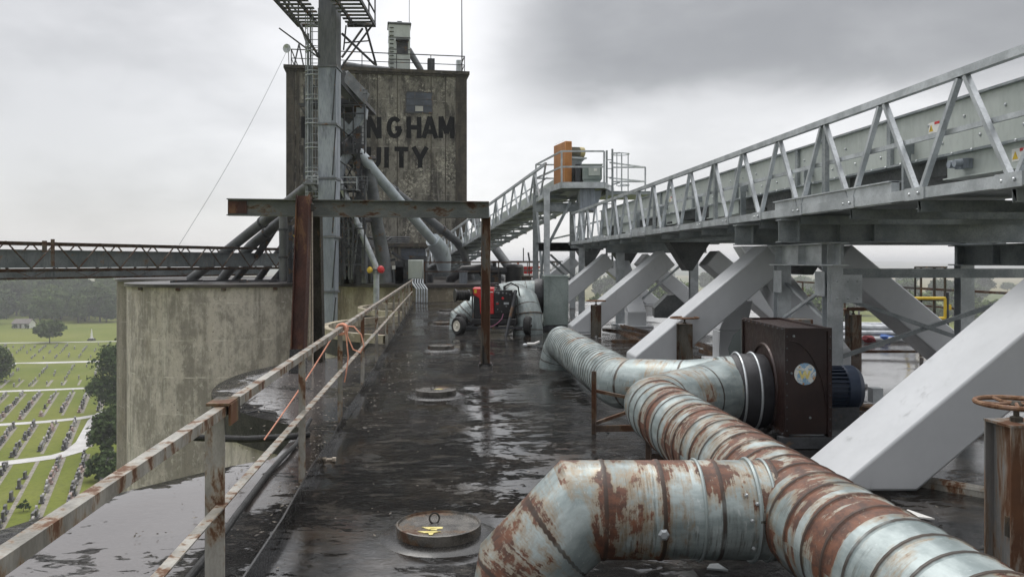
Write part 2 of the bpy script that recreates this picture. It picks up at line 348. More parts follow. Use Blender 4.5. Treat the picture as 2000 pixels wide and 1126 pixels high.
M['glass_pale'] = paint('pale_pane', (.35,.35,.33), (.45,.45,.42), 2, .4)
M['brown_scrap'] = paint('rusty_scrap_steel', (.06,.04,.03), (.14,.10,.075), 3, .6, .1, rust=.4, rdark=.7)
M['stone_dark'] = paint('dark_granite', (.05,.05,.055), (.11,.105,.105), 1.0, .35)
M['stone_grey'] = paint('grey_granite', (.22,.21,.20), (.34,.33,.32), 1.0, .5)
M['stone_pink'] = paint('pinkish_granite', (.25,.17,.15), (.34,.25,.22), 1.0, .5)
M['path'] = paint('pale_concrete_path', (.44,.43,.42), (.54,.53,.52), .3, .6)
M['strip'] = paint('gravel_strip', (.17,.155,.125), (.30,.275,.235), 1.5, .9, var=.5)
M['bark'] = paint('tree_bark', (.05,.04,.03), (.09,.075,.06), 2, .9)
M['roofing'] = paint('grey_brown_shingle', (.13,.115,.105), (.18,.16,.15), 1, .8)
M['siding'] = paint('white_siding', (.60,.60,.57), (.70,.70,.66), 1, .6)
def leaf_mat(name, a, b):
    n = N(name); x = n.noise(n.pos, .28, 4); col = n.mix(n.ramp(x,.35,.65), a, b)
    y = n.noise(n.pos, 1.4, 3); col = n.mix(n.ramp(y,.4,.7), col, tuple(c*1.45 for c in b))
    r = n.rnd(); col = n.mix(n.math('MULTIPLY', r, .45), col, (.085,.11,.045))
    return n.fin(col, .85, 0, .05)
M['motor_olive'] = paint('olive_motor', (.10,.095,.07),(.15,.14,.10), 3, .5)
M['yellow_dull'] = paint('dull_yellow_cowl', (.40,.34,.16),(.48,.41,.2), 3, .5)
M['redcloth'] = paint('red_cloth', (.12,.02,.025),(.22,.035,.04), 6, .8)
M['bluecloth'] = paint('blue_cloth', (.03,.08,.25),(.05,.12,.34), 6, .7)
M['galv_lt'] = paint('pale_pipe', (.36,.38,.40),(.58,.60,.62), 6, .35, .3)
M['lead'] = paint('pink_lead', (.35,.12,.22),(.45,.17,.28), 5, .5)
M['litter'] = paint('wet_litter', (.03,.024,.018),(.22,.19,.15), 30, .5)
M['leaf'] = leaf_mat('tree_leaves', (.055,.088,.028), (.095,.135,.045))
M['leaf_dk'] = leaf_mat('dark_tree_leaves', (.030,.052,.020), (.058,.088,.032))
def grass_mat():
    n = N('mown_grass'); x = n.noise(n.pos, .018, 6, .6); col = n.mix(n.ramp(x,.35,.65), (.115,.145,.022), (.17,.185,.038))
    s = n.noise(n.map(n.pos,(1,.25,1)), .12, 5, .6); col = n.mix(n.math('MULTIPLY', n.ramp(s,.5,.7), .5), col, (.16,.17,.06))
    f = n.noise(n.pos, 1.5, 5, .7); col = n.mix(n.math('MULTIPLY', n.ramp(f,.45,.7), .4), col, (.045,.07,.02))
    y = n.sep(n.pos)[1]; far = n.ramp(y, 480, 900); fl = n.vor(n.map(n.pos,(1,.55,1)), .0035, 'Color')
    fc = n.mix(n.sep(fl)[0], (.26,.22,.12), (.10,.13,.05)); col = n.mix(far, col, fc)
    return n.fin(col, .9, 0, .1)
M['grass'] = grass_mat()
M['hill'] = paint('hazy_hill', (.06,.085,.045), (.14,.14,.07), .006, .9)
# ------------------------------------------------------------------ camera, sky, sun, air
cam = bpy.data.cameras.new('camera'); co = bpy.data.objects.new('camera', cam); COL.objects.link(co)
co.location = (0,0,CH); co.rotation_euler = (math.pi/2,0,0)
cam.sensor_width = 36; cam.lens = 36*F/2000; cam.shift_y = -(563-V0)/2000; cam.clip_end = 20000; cam.clip_start = .05
scene.camera = co
SUN_EL, SUN_AZ = math.radians(58), math.radians(-35)      # azimuth from +Y towards +X
w = bpy.data.worlds.new('World'); scene.world = w; w.use_nodes = True
t = w.node_tree; t.nodes.clear()
def wn(k): return t.nodes.new('ShaderNode'+k)
out = wn('OutputWorld'); sky = wn('TexSky'); sky.sky_type = 'NISHITA'; sky.sun_disc = False
sky.sun_elevation = SUN_EL; sky.sun_rotation = SUN_AZ
b1 = wn('Background'); b1.inputs[1].default_value = .1; t.links.new(sky.outputs[0], b1.inputs[0])
tc = wn('TexCoord'); D = tc.outputs['Generated']
def wset(s, v):
    if isinstance(v, bpy.types.NodeSocket): t.links.new(v, s)
    else: s.default_value = v
def wmath(op, a, b=0.0):
    m = wn('Math'); m.operation = op; wset(m.inputs[0], a); wset(m.inputs[1], b); return m.outputs[0]
def wramp(f, a, b, lo=0.0, hi=1.0):
    m = wn('MapRange'); m.interpolation_type = 'SMOOTHSTEP'
    for k, v in zip(('Value','From Min','From Max','To Min','To Max'), (f,a,b,lo,hi)): wset(m.inputs[k], v)
    return m.outputs[0]
def wnoise(sc, det, scale=(1,1,2.2), loc=(0,0,0), dist=.0, rough=.55):
    m = wn('Mapping'); wset(m.inputs[0], D); m.inputs['Scale'].default_value = scale; m.inputs['Location'].default_value = loc
    k = wn('TexNoise'); t.links.new(m.outputs[0], k.inputs[0]); k.inputs['Scale'].default_value = sc; k.inputs['Detail'].default_value = det
    k.inputs['Distortion'].default_value = dist; k.inputs['Roughness'].default_value = rough; return k.outputs[0]
xyz = wn('SeparateXYZ'); t.links.new(D, xyz.inputs[0]); dx, dy, dz = xyz.outputs
soft = wnoise(2.2, 5, loc=(.4,0,.3)); fine = wnoise(6.0, 6, loc=(2,1,0), dist=.3)
nn = wmath('ADD', wmath('MULTIPLY', soft, .7), wmath('MULTIPLY', fine, .3))
lum = wramp(nn, .36, .60, .62, .83)
# the dark rain cloud up to the right, with a ragged lower edge
e = wmath('ADD', dz, wmath('MULTIPLY', wmath('SUBTRACT', fine, .5), .10))
e = wmath('ADD', e, wmath('MULTIPLY', wmath('SUBTRACT', soft, .5), .10))
dk = wmath('MULTIPLY', wramp(e, .150, .215), wramp(dx, -.07, .09)); dk = wmath('MULTIPLY', dk, wramp(dy, .1, .5)); dk = wmath('MULTIPLY', dk, wramp(dz, .42, .6, 1, 0))
lum = wmath('MULTIPLY', lum, wmath('SUBTRACT', 1.0, wmath('MULTIPLY', dk, .54)))
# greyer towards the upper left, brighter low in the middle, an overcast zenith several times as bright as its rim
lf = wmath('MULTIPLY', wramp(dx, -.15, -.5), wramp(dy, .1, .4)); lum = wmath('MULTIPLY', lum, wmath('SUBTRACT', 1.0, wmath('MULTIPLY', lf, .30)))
lum = wmath('MULTIPLY', lum, wramp(dz, .36, .85, 1.0, 2.5)); lum = wmath('MULTIPLY', lum, wramp(dy, -.6, .2, .50, 1.0))  # unseen zenith raised and sky behind the camera dimmed, to contrast tops with fronts
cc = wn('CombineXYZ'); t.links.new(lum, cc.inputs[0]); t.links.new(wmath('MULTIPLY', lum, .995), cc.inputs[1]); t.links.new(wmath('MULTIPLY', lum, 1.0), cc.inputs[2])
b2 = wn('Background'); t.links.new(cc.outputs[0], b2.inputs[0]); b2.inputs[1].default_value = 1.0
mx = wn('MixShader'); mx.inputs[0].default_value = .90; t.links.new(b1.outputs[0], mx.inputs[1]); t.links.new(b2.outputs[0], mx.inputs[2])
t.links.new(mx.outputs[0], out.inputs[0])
sl = bpy.data.lights.new('sun','SUN'); sl.energy = .7; sl.angle = math.radians(25); sl.color = (1,.97,.92)
so = bpy.data.objects.new('sun', sl); COL.objects.link(so)
sd = Vector((math.sin(SUN_AZ)*math.cos(SUN_EL), math.cos(SUN_AZ)*math.cos(SUN_EL), math.sin(SUN_EL)))
so.rotation_euler = sd.to_track_quat('Z','Y').to_euler(); so.location = (0,0,60)
scene.view_settings.view_transform = 'Standard'; scene.view_settings.look = 'None'
scene.view_settings.exposure = 0.42; scene.view_settings.gamma = 1.0
scene.cycles.use_denoising = True; scene.cycles.max_bounces = 6; scene.cycles.volume_bounces = 0
hb = MB(); hb.box((-5900,-900,GZ-2), (5900,6400,26))
hz = hb.build('haze', bpy.data.materials.new('haze_air')); tag(hz, kind='stuff')
hm = hz.data.materials[0]; hm.use_nodes = True; hm.node_tree.nodes.clear()
ho = hm.node_tree.nodes.new('ShaderNodeOutputMaterial'); hv = hm.node_tree.nodes.new('ShaderNodeVolumePrincipled')
hv.inputs['Color'].default_value = (.97,.98,1,1); hv.inputs['Density'].default_value = .00040; hv.inputs['Anisotropy'].default_value = .1
hm.node_tree.links.new(hv.outputs[0], ho.inputs['Volume'])

# ------------------------------------------------------------------ ground
gb = MB(); gb.quads([(-5800,-800,GZ),(5800,-800,GZ),(5800,6300,GZ),(-5800,6300,GZ)], [(0,1,2,3)])
tag(gb.build('ground', M['grass']), kind='structure')
hl = MB()
for (y0, amp, seed) in ((2600,7,1),(3600,18,2),(4700,30,3)):
    xs = [-5600+i*140 for i in range(81)]
    def hh(x): return max(2, amp*(.75+.35*math.sin(x*.0011+seed*2)+.2*math.sin(x*.0031+seed)+.08*math.sin(x*.011+seed*5))+GH-26)
    v = []
    for x in xs:
        h = min(hh(x), GH+22); v += [(x,y0-500,GZ-.5),(x,y0,GZ+h),(x,y0+600,GZ-.5)]
    hl.quads(v, [(3*i,3*i+3,3*i+4,3*i+1) for i in range(80)]+[(3*i+1,3*i+4,3*i+5,3*i+2) for i in range(80)])
tag(hl.build('hills', M['hill'], sharp=3), kind='structure')

def ribbon(name, pts, wdt, z=.03, mat='path'):
    b = MB(); pts = [Vector((p.x,p.y,GZ+z)) for p in pts]; l = []; r = []
    for i, p in enumerate(pts):
        d = (pts[min(i+1,len(pts)-1)]-pts[max(i-1,0)]).normalized(); q = Vector((-d.y,d.x,0))*wdt/2
        l.append(p+q); r.append(p-q)
    n = len(pts); b.quads(l+r, [(i,n+i,n+i+1,i+1) for i in range(n-1)])
    return tag(b.build(name, M[mat]), kind='structure')
ribbon('cemetery_path', [GG(*q) for q in ((-60,915),(0,905),(60,898),(110,891),(145,881),(168,862),(180,838),(189,820),(205,806),(235,796))], 3.5, .06)
ribbon('cemetery_path', [GG(*q) for q in ((-60,835),(0,829),(90,823),(150,817),(188,811))], 2.9, .03)
ribbon('cemetery_path', [GG(*q) for q in ((-60,768),(0,764),(90,761),(180,757))], 2.9, .03)
ribbon('cemetery_path', [GG(*q) for q in ((-60,735),(0,722),(22,709),(90,708),(240,704))], 4.6, .03)
ribbon('cemetery_path', [GG(*q) for q in ((-60,670.5),(0,669.5),(150,667.5),(240,666))], 2.6, .03)

# ------------------------------------------------------------------ headstones
def stone_mesh(w, h, d, rnd):
    b = MB(); poly = [(-w/2,0,.22),(w/2,0,.22),(w/2,0,h*.8)]
    if rnd: poly += [(w/2*math.cos(a),0,h*.8+h*.2*math.sin(a)) for a in (math.pi*.2,math.pi*.4,math.pi*.6,math.pi*.8)]
    poly += [(-w/2,0,h*.8)] if rnd else [(w/2,0,h),(-w/2,0,h)]
    if not rnd: poly = [(-w/2,0,.22),(w/2,0,.22),(w/2,0,h),(-w/2,0,h)]
    b.prism([(x,-d/2,z) for x,y,z in poly], (0,d,0)); b.box((-w*.65,-d,0),(w*.65,d,.22)); return b
kinds = [('headstone','stone_dark',1.15,1.05,.35,False,'small dark granite headstone standing in a cemetery row'),
         ('headstone','stone_grey',1.0,.95,.3,True,'small round topped grey headstone standing in a cemetery row'),
         ('headstone','stone_pink',1.1,.75,.4,False,'small low pinkish headstone standing in a cemetery row')]
RD = Vector((-.45,1,0)).normalized(); spots = []; strips = []
rows = [(-76.3-4.15*k) for k in range(-2,30)]
gaps = [(139,147),(168,180),(208,224),(262,288)]
for ri, x165 in enumerate(rows):
    y = 104+random.random()*2; start = None
    lim = 334+random.uniform(-4,6)
    while y < lim:
        x = x165-.45*(y-165); u = U0+F*x/y; v = V0+F*GH/y
        road = (y > 134 and y < 142+(-x-77)*.2 and False)
        onroad = any(abs(v-(a+(b-a)*u/180)) < 7 for a,b in ((905,878),(829,811),(764,757),(713,706)))
        sparse = (.5 if ri%2 else .25) if y > 225 else (.85 if (ri*7+int(y/37))%9 else .25)
        if -40 < u < 245 and not onroad and v < 1060:
            if start is None: start = y
            end = y
            if random.random() < sparse: spots.append((x+random.uniform(-.25,.25), y, random.choice([0,0,0,1,1,2]), random.uniform(.8,1.25)))
        else:
            if start and end-start > 6: strips.append((x165,start,end))
            start = None
        y += random.uniform(1.15,1.7) if y < 230 else random.uniform(1.6,2.8)
    if start and end-start > 6: strips.append((x165,start,end))
for x165,a,b_ in strips:
    if a < 232:
        ribbon('gravel_path', [Vector((x165+.6-.45*(q-165),q,GZ)) for q in (a-1, min(b_,236)+1)], (.6 if int(abs(x165)*7)%3 else .8), .015, 'strip')
spots.sort(key=lambda s: s[1]); protos = []
for nm, mt, w_, h_, d_, rd_, lb in kinds:
    protos.append(None)
yaw = math.atan2(1,-.45)
rest = {0:MB(),1:MB(),2:MB()}; restb = MB()
for i,(x,y,k,sc) in enumerate(spots):
    if i < 292:
        nm, mt, w_, h_, d_, rd_, lb = kinds[k]
        if protos[k] is None:
            protos[k] = tag(stone_mesh(w_,h_,d_,rd_).build(nm, M[mt]), lb, 'headstone', kinds[k][6].replace('headstone standing in a cemetery row','headstones in the cemetery rows')); o = protos[k]
        else: o = protos[k].copy(); COL.objects.link(o)
        o.location = (x,y,GZ+.02); o.rotation_euler = (0,0,yaw+random.uniform(-.08,.08)); o.scale = (sc,1,sc)
    else:
        a = Matrix.Rotation(yaw,3,'Z'); sx, sz = .55*sc, .85*sc
        v = [a@Vector(p)+Vector((x,y,GZ)) for p in ((-sx,-.17,0),(sx,-.17,0),(sx,.17,0),(-sx,.17,0),(-sx,-.17,sz),(sx,-.17,sz),(sx,.17,sz),(-sx,.17,sz))]
        restb.hexa(v)
tag(restb.build('far_headstones', M['stone_grey']), 'far rows of small grey headstones beyond the second cemetery path', 'headstones', kind='stuff')

# ------------------------------------------------------------------ trees
def crown_mb(c, R, n, size, clumps, seed, flat=.35):
    rg = random.Random(seed); b = MB(); cs = []
    for i in range(clumps):
        th = rg.uniform(0,2*math.pi); z = rg.uniform(-.75,1); rr = math.sqrt(max(0,1-z*z*.85))*rg.uniform(.45,1.0)
        cs.append((Vector((math.cos(th)*rr*R[0], math.sin(th)*rr*R[1], z*R[2]*rg.uniform(.8,1.05)))+Vector(c), rg.uniform(.20,.36)*min(R)))
    for i in range(n):
        cc, r = cs[rg.randrange(clumps)]
        d = Vector((rg.gauss(0,1),rg.gauss(0,1),rg.gauss(0,.8))); d = d.normalized()*r*rg.uniform(.35,1.15)
        p = cc+d; nrm = (d.normalized()+Vector((rg.gauss(0,.6),rg.gauss(0,.6),rg.gauss(.3,.6)))).normalized()
        a = nrm.orthogonal().normalized(); a = Matrix.Rotation(rg.uniform(0,6.28),3,nrm)@a; q = nrm.cross(a)
        s = size*rg.uniform(.6,1.3); b.quads([p-a*s,p-q*s*.6,p+a*s,p+q*s*.6], [(0,1,2,3)])
    return b
def trunk_mb(h, r, limbs, seed, spread):
    rg = random.Random(seed); b = MB(); b.tube([(0,0,-.3),(0,0,h*.3),(rg.uniform(-.2,.2),0,h*.75)], [r*1.25,r,r*.5], 8)
    for i in range(limbs):
        th = i*2.4; z = h*rg.uniform(.3,.6)
        b.tube([(0,0,z),(math.cos(th)*spread*.4,math.sin(th)*spread*.4,z+h*.18),(math.cos(th)*spread*.8,math.sin(th)*spread*.8,z+h*.36)], [r*.5,r*.3,r*.1], 6)
    return b
def make_tree(name, label, group, h, R, base, n, size, clumps, seed, mat, loc):
    o = thing(name, label, 'tree', (0,0,0), group)
    OFF[o] = Vector()
    crown_mb((0,0,base+R[2]), R, n, size, clumps, seed).build('crown', M[mat], o, sharp=9)
    trunk_mb(h*.85, h*.022, 5, seed, min(R[0],R[1])).build('trunk', M['bark'], o)
    o.location = loc; return o
lone = GG(97,669)
make_tree('broadleaf_tree','round crowned lone tree standing on the lawn beside the far cemetery path',None,9,(5.6,5.6,3.4),2.3,6500,.55,80,3,'leaf',lone)
q = GG(206,815); make_tree('broadleaf_tree','tall dark leafy tree beside the concrete silo, above the curve of the path',None,14.5,(6.2,6.2,7.0),1.2,9000,.42,110,5,'leaf_dk',q+Vector((1.5,4,0)))
q = GG(214,895); make_tree('broadleaf_tree','rounded dark tree below the tallest one at the foot of the silo, above a bush',None,8.5,(4.6,4.6,4.0),.6,6500,.36,90,6,'leaf_dk',q+Vector((.8,2,0)))
q = GG(206,935); make_tree('round_bush','low rounded dark bush on the grass at the foot of the silo',None,4,(3.6,3.2,1.9),.0,3600,.3,60,8,'leaf_dk',q+Vector((.6,0,0)))
q = GG(-12,745); make_tree('broadleaf_tree','dark tree cut off by the left edge beside the wide path',None,9,(4.6,4.6,4.6),.4,3600,.42,70,9,'leaf_dk',q)
for u,v in ((47,1000),(66,1003)):
    pass
q = GG(46,998); tag(make_tree('small_shrub','smaller one of the pair of tiny shrubs beside the nearest headstone row',None,1.6,(.8,.8,.7),.1,500,.16,16,10,'leaf_dk',q),cat='shrub')
wood_lab = 'broad leafy tree in the hazy wood beyond the lawn'
wood_grp = 'trees of the wood beyond the lawn'
wp = [make_tree('wood_tree',wood_lab,wood_grp,20,(7.6,7.6,8.4),2.4,5200,.95,90,20+i,('leaf','leaf_dk','leaf')[i],(-250,490,GZ)) for i in range(3)]
rg = random.Random(11); used = 0
for Y, u0, u1, st, sc0 in ((452,-30,20,26,.72),(468,60,235,23,.86),(495,-40,240,22,1.0),(525,-40,240,24,1.1),(560,-50,240,24,1.15),(600,-50,250,27,1.2),(680,-50,150,32,1.1),(760,-60,60,34,1.25)):
    u = u0
    while u < u1:
        x = (u+rg.uniform(-6,6)-U0)/F*Y; y = Y+rg.uniform(-10,10); s = sc0*rg.uniform(.72,1.12)
        if not (Y < 500 and 12 < u < 62):
            o = wp[used] if used < 3 else dup(wp[rg.randrange(3)], (x,y,GZ), rg.uniform(0,6.28))
            o.location = (x,y,GZ-.2); o.scale = (s,s,s*rg.uniform(.9,1.12)); o.rotation_euler.z = rg.uniform(0,6.28); used += 1
        u += st*rg.uniform(.75,1.25)
far_lab, far_grp = 'leafy tree in the misty country beyond the right edge of the roof', 'misty trees beyond the right side of the roof'
for i in range(105):
    Y = rg.uniform(290,1250); f = rg.uniform(.02,.72)
    s = rg.uniform(.7,1.15)
    o = dup(wp[i%3], (f*Y, Y, GZ-.2), rg.uniform(0,6.28), far_lab, far_grp); o.scale = (s*rg.uniform(.75,1.5),s*rg.uniform(.75,1.5),s*rg.uniform(.6,1.25))
ht = thing('cream_house','small cream house with a grey brown roof at the edge of the wood','house', GG(40,641))
def house(o, L, Wd, H, R):
    c = OFF[o]; x0,x1,y0,y1 = c.x-L/2,c.x+L/2,c.y,c.y+Wd
    b = MB(); b.prism([(x0,y0,GZ),(x1,y0,GZ),(x1,y0,GZ+H),(x0,y0,GZ+H)],(0,Wd,0))
    b.prism([(x0,y0,GZ+H),(x0,y1,GZ+H),(x0,(y0+y1)/2,GZ+R)],(L,0,0)); b.build('wall', M['siding'], o)
    for s in (0,1):
        r = MB(); y = y0-.5 if s == 0 else y1+.5
        r.hexa([(x0-.4,y,GZ+H-.3),(x1+.4,y,GZ+H-.3),(x1+.4,(y0+y1)/2,GZ+R+.1),(x0-.4,(y0+y1)/2,GZ+R+.1),(x0-.4,y,GZ+H-.05),(x1+.4,y,GZ+H-.05),(x1+.4,(y0+y1)/2,GZ+R+.35),(x0-.4,(y0+y1)/2,GZ+R+.35)])
        r.build('roof', M['roofing'], o)
    for k in (-.3,.3):
        b = MB(); b.box((c.x+k*L-.5,y0-.06,GZ+1),(c.x+k*L+.5,y0+.02,GZ+2.2)); b.build('window', M['glass'], o)
    b = MB(); b.box((c.x-.5,y0-.06,GZ),(c.x+.5,y0+.02,GZ+2.1)); b.build('door', M['roofing'], o)
house(ht, 8.5, 6, 2.6, 4.4)
h2 = thing('white_house','tiny white house among the misty trees behind the yellow gate','house', Vector(((1783-U0)/F*430,430,GZ)))
house(h2, 9, 7, 13, 17)
for u_,lb in ((29,'round shrub at the near corner of the cream house'),(52,'round shrub at the far corner of the cream house')):
    q = GG(u_,641.5); tag(make_tree('round_shrub', lb.replace('near','left').replace('far','right'), None, 2.2,(1.3,1.3,1.0),.0,400,.3,14,int(u_),'leaf_dk',q), cat='shrub')
ob = thing('white_obelisk','white stone obelisk on a dark plinth on the lawn','monument', GG(179,664.5))
c = OFF[ob]; b = MB(); b.lathe([(1.0,1.0),(.8,1.3),(.62,1.3),(.22,4.6),(0,5.2)],4,c); b.build('shaft', M['white'], ob)
b = MB(); b.box(c+Vector((-1.3,-1.3,0)),c+Vector((1.3,1.3,.5))); b.box(c+Vector((-1,-1,.5)),c+Vector((1,1,1))); b.build('plinth', M['stone_dark'], ob)

# ------------------------------------------------------------------ roof and silos
BINS = [(.80,3.9,4.3),(-.02,12.1,4.15),(-.70,20.3,3.9),(-1.45,28.3,3.8)]   # X, Y, radius of the near row
RB = [(9.0-SL*y,y,4.2) for y in (4.0,12.2,20.4,28.4)]
def left_edge(Y):
    x = -1.42-SL*Y
    for cx,cy,r in BINS:
        if abs(Y-cy) < r: x = min(x, cx-math.sqrt(r*r-(Y-cy)**2))
    return x
def right_edge(Y):
    x = 11.2-SL*Y
    for cx,cy,r in RB:
        if abs(Y-cy) < r: x = max(x, cx+math.sqrt(r*r-(Y-cy)**2))
    return x
rb = MB(); ys = [-6+.12*i for i in range(int(41.4/.12)+1)]; NX = 44; rows_ = []
for Y in ys:
    a, c_ = left_edge(Y), right_edge(Y); rw = []
    for i in range(NX+1):
        x = lerp(a, c_, i/NX); z = .006*math.sin(x*2.1+Y*.9)+.006*math.sin(Y*1.7-x)+.004*math.sin(x*5.3)*math.sin(Y*4.1)
        if i == 0 or i == NX: z -= .01
        rw.append(rb.bm.verts.new((x,Y,z)))
    rows_.append(rw)
for j in range(len(ys)-1):
    for i in range(NX):
        f = rb.bm.faces.new((rows_[j][i],rows_[j][i+1],rows_[j+1][i+1],rows_[j+1][i]))
        for l in f.loops:
            c_ = l.vert.co; dist = min([9]+[r-math.hypot(c_.x-cx,c_.y-cy) for cx,cy,r in BINS if math.hypot(c_.x-cx,c_.y-cy) < r+.05]) if c_.x < -1.3-SL*c_.y else 9
            l[rb.uv].uv = (max(dist,0), 0)
for side in (0, NX):
    lo = [rb.bm.verts.new((r[side].co.x,r[side].co.y,-.36)) for r in rows_]
    for j in range(len(ys)-1): rb.bm.faces.new((rows_[j][side],rows_[j+1][side],lo[j+1],lo[j])).material_index = 1
lo = [rb.bm.verts.new((q.co.x,q.co.y,-.36)) for q in rows_[-1]]
for i in range(NX): rb.bm.faces.new((rows_[-1][i],rows_[-1][i+1],lo[i+1],lo[i]))
rd = rb.build('roof_deck', [M['tar'],M['tar_dry']], sharp=1.0); tag(rd, kind='structure')
names = ['nearest concrete silo under the railing, its tarred top under a broad puddle','concrete silo under the leaning brown post, second along the railing','concrete silo with a pale raised rim, third along the railing','concrete silo with a raised rim beside the far end of the railing']
for (cx,cy,r),lb in zip(BINS,names):
    o = thing('concrete_silo', lb, 'silo', (cx,cy,GZ), 'near row of silos under the wet roof')
    b = MB(); b.lathe([(r-.06,GZ),(r-.06,-.365)],72,(cx,cy,0)); b.build('wall', M['silo'], o)
    if cy > 18:
        b = MB(); b.lathe([(r-.14,.01),(r+.02,.01),(r+.02,.19),(r-.14,.19),(r-.14,.01)],72,(cx,cy,0))
        b.bm.faces.ensure_lookup_table()
        dl = [v for v in b.bm.verts if v.co.x > -1.0-SL*v.co.y]
        bmesh.ops.delete(b.bm, geom=dl, context='VERTS'); b.build('rim', M['edge'], o)
for i,(cx,cy,r) in enumerate(RB):
    o = thing('concrete_silo', ['nearest','second','third','farthest'][i]+' concrete silo of the far row, under the right roof edge','silo',(cx,cy,GZ),'far row of silos under the roof')
    b = MB(); b.lathe([(r-.06,GZ),(r-.06,-.365)],48,(cx,cy,0)); b.build('wall', M['silo'], o)
# second silo block across the gap
B2 = [(-13.55,40.2,4.85,'tall weathered concrete silo with streaked wall across the gap, below the truss bridge'),(-3.75,40.2,4.85,'concrete silo beyond the railing end, its pale wall top behind the grey leg'),
      (-18.75,50,4.85,'darker concrete silo half hidden at the left end of the second block'),(-9,50,4.85,'concrete silo under the tall headhouse, in the second row')]
for i,(cx,cy,r,lb) in enumerate(B2):
    o = thing('concrete_silo', lb, 'silo', (cx,cy,GZ), 'silos of the second block')
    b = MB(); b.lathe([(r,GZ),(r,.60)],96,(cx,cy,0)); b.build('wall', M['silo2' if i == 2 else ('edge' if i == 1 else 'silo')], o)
    b = MB(); b.lathe([(r-.02,.60),(r+.12,.60),(r+.12,.74),(r-.3,.745),(0,.76)],96,(cx,cy,0)); b.build('roof', M['tar_far'], o)
    if i == 0:
        b = MB()
        for a in (-2.2,-1.75,-1.35,-.9): b.cbox((cx+math.cos(a)*(r+.05),cy+math.sin(a)*(r+.05),.53),(.16,.16,.12))
        b.build('roof_bracket', M['truss_old'], o)
b = MB(); b.box((-17,40,.50),(3.2,62,.735)); tag(b.build('far_roof_deck', M['tar_far']), kind='structure')
# ------------------------------------------------------------------ headhouse tower
A, Bc = P(559,555,55), P(911,555,57); A.z = Bc.z = .735
ex = (Bc-A).normalized(); en = Vector((ex.y,-ex.x,0)); L = (Bc-A).length          # en points to the camera
TOP = 1.7+(512-137)/F*55.5
hd = thing('headhouse','tall square weathered concrete headhouse with painted black lettering','building',(A+Bc)/2)
def TW(s, z, d=0.0): return A+ex*s+en*d+Vector((0,0,z-.735))
def tbox(b, s0, s1, z0, z1, d0, d1):
    b.hexa([TW(s0,z0,d1),TW(s1,z0,d1),TW(s1,z0,d0),TW(s0,z0,d0),TW(s0,z1,d1),TW(s1,z1,d1),TW(s1,z1,d0),TW(s0,z1,d0)]); return b
b = MB(); tbox(b,0,L,.5,TOP,-9,0)
b.build('wall', M['tower'], hd)
b = MB(); tbox(b,0,.55,.74,TOP-.02,-.5,.07); tbox(b,L-.75,L+.02,.74,TOP-.02,-.5,.10); tbox(b,4.55,4.72,8.9,TOP-.02,0,.02); tbox(b,.66,.86,.74,TOP-.02,-.1,.10)
b.build('pilaster', M['towertrim'], hd)
b = MB(); tbox(b,-.16,L+.20,TOP,TOP+.22,-9.2,.22); tbox(b,-.08,L+.12,TOP-.16,TOP,-9.1,.12); b.build('cornice', M['towertrim'], hd)
def upx(u): 
    t_ = (u-U0)/F; return (t_*A.y-A.x)/(ex.x-t_*ex.y)          # distance along the facade seen at column u
def zpx(u, v):
    s_ = upx(u); return CH-(v-V0)/F*(A+ex*s_).y
for u_ in (640,700,737,776,842,870): b = MB(); s_ = upx(u_); tbox(b,s_-.035,s_+.035,.74,TOP-.2,-.05,.006); b.build('panel_joint', M['towertrim'], hd)

def twin(u0,v0,u1,v1,cols,rws,pale=()):
    s0,s1 = upx(u0),upx(u1); z1,z0 = zpx(u0,v0),zpx(u0,v1)
    f = MB(); tbox(f,s0-.08,s1+.08,z0-.10,z0,-.1,.05); tbox(f,s0-.06,s0,z0,z1,-.1,.03); tbox(f,s1,s1+.06,z0,z1,-.1,.03); tbox(f,s0-.06,s1+.06,z1,z1+.06,-.1,.03)
    for i in range(1,cols): x = lerp(s0,s1,i/cols); tbox(f,x-.018,x+.018,z0,z1,.002,.026)
    for i in range(1,rws): z = lerp(z0,z1,i/rws); tbox(f,s0,s1,z-.018,z+.018,.002,.024)
    w_ = f.build('window', M['steel_dk'], hd)
    g = MB(); tbox(g,s0,s1,z0,z1,-.05,.008); g.build('pane', M['glass'], w_)
    for (i,j) in pale:
        p_ = MB(); tbox(p_,lerp(s0,s1,i/cols)+.02,lerp(s0,s1,(i+1)/cols)-.02,lerp(z0,z1,j/rws)+.05,lerp(z0,z1,(j+1)/rws)-.04,.0,.016); p_.build('pale_pane', M['glass_pale'], w_)
twin(794,180,843,218,3,3,((1,0),))
twin(784,486,830,540,3,4)
twin(655,505,690,530,2,2)
def arc(cx,cy,rx,ry,a0,a1,n=12): return [(cx+rx*math.cos(math.radians(lerp(a0,a1,i/n))),cy+ry*math.sin(math.radians(lerp(a0,a1,i/n)))) for i in range(n+1)]
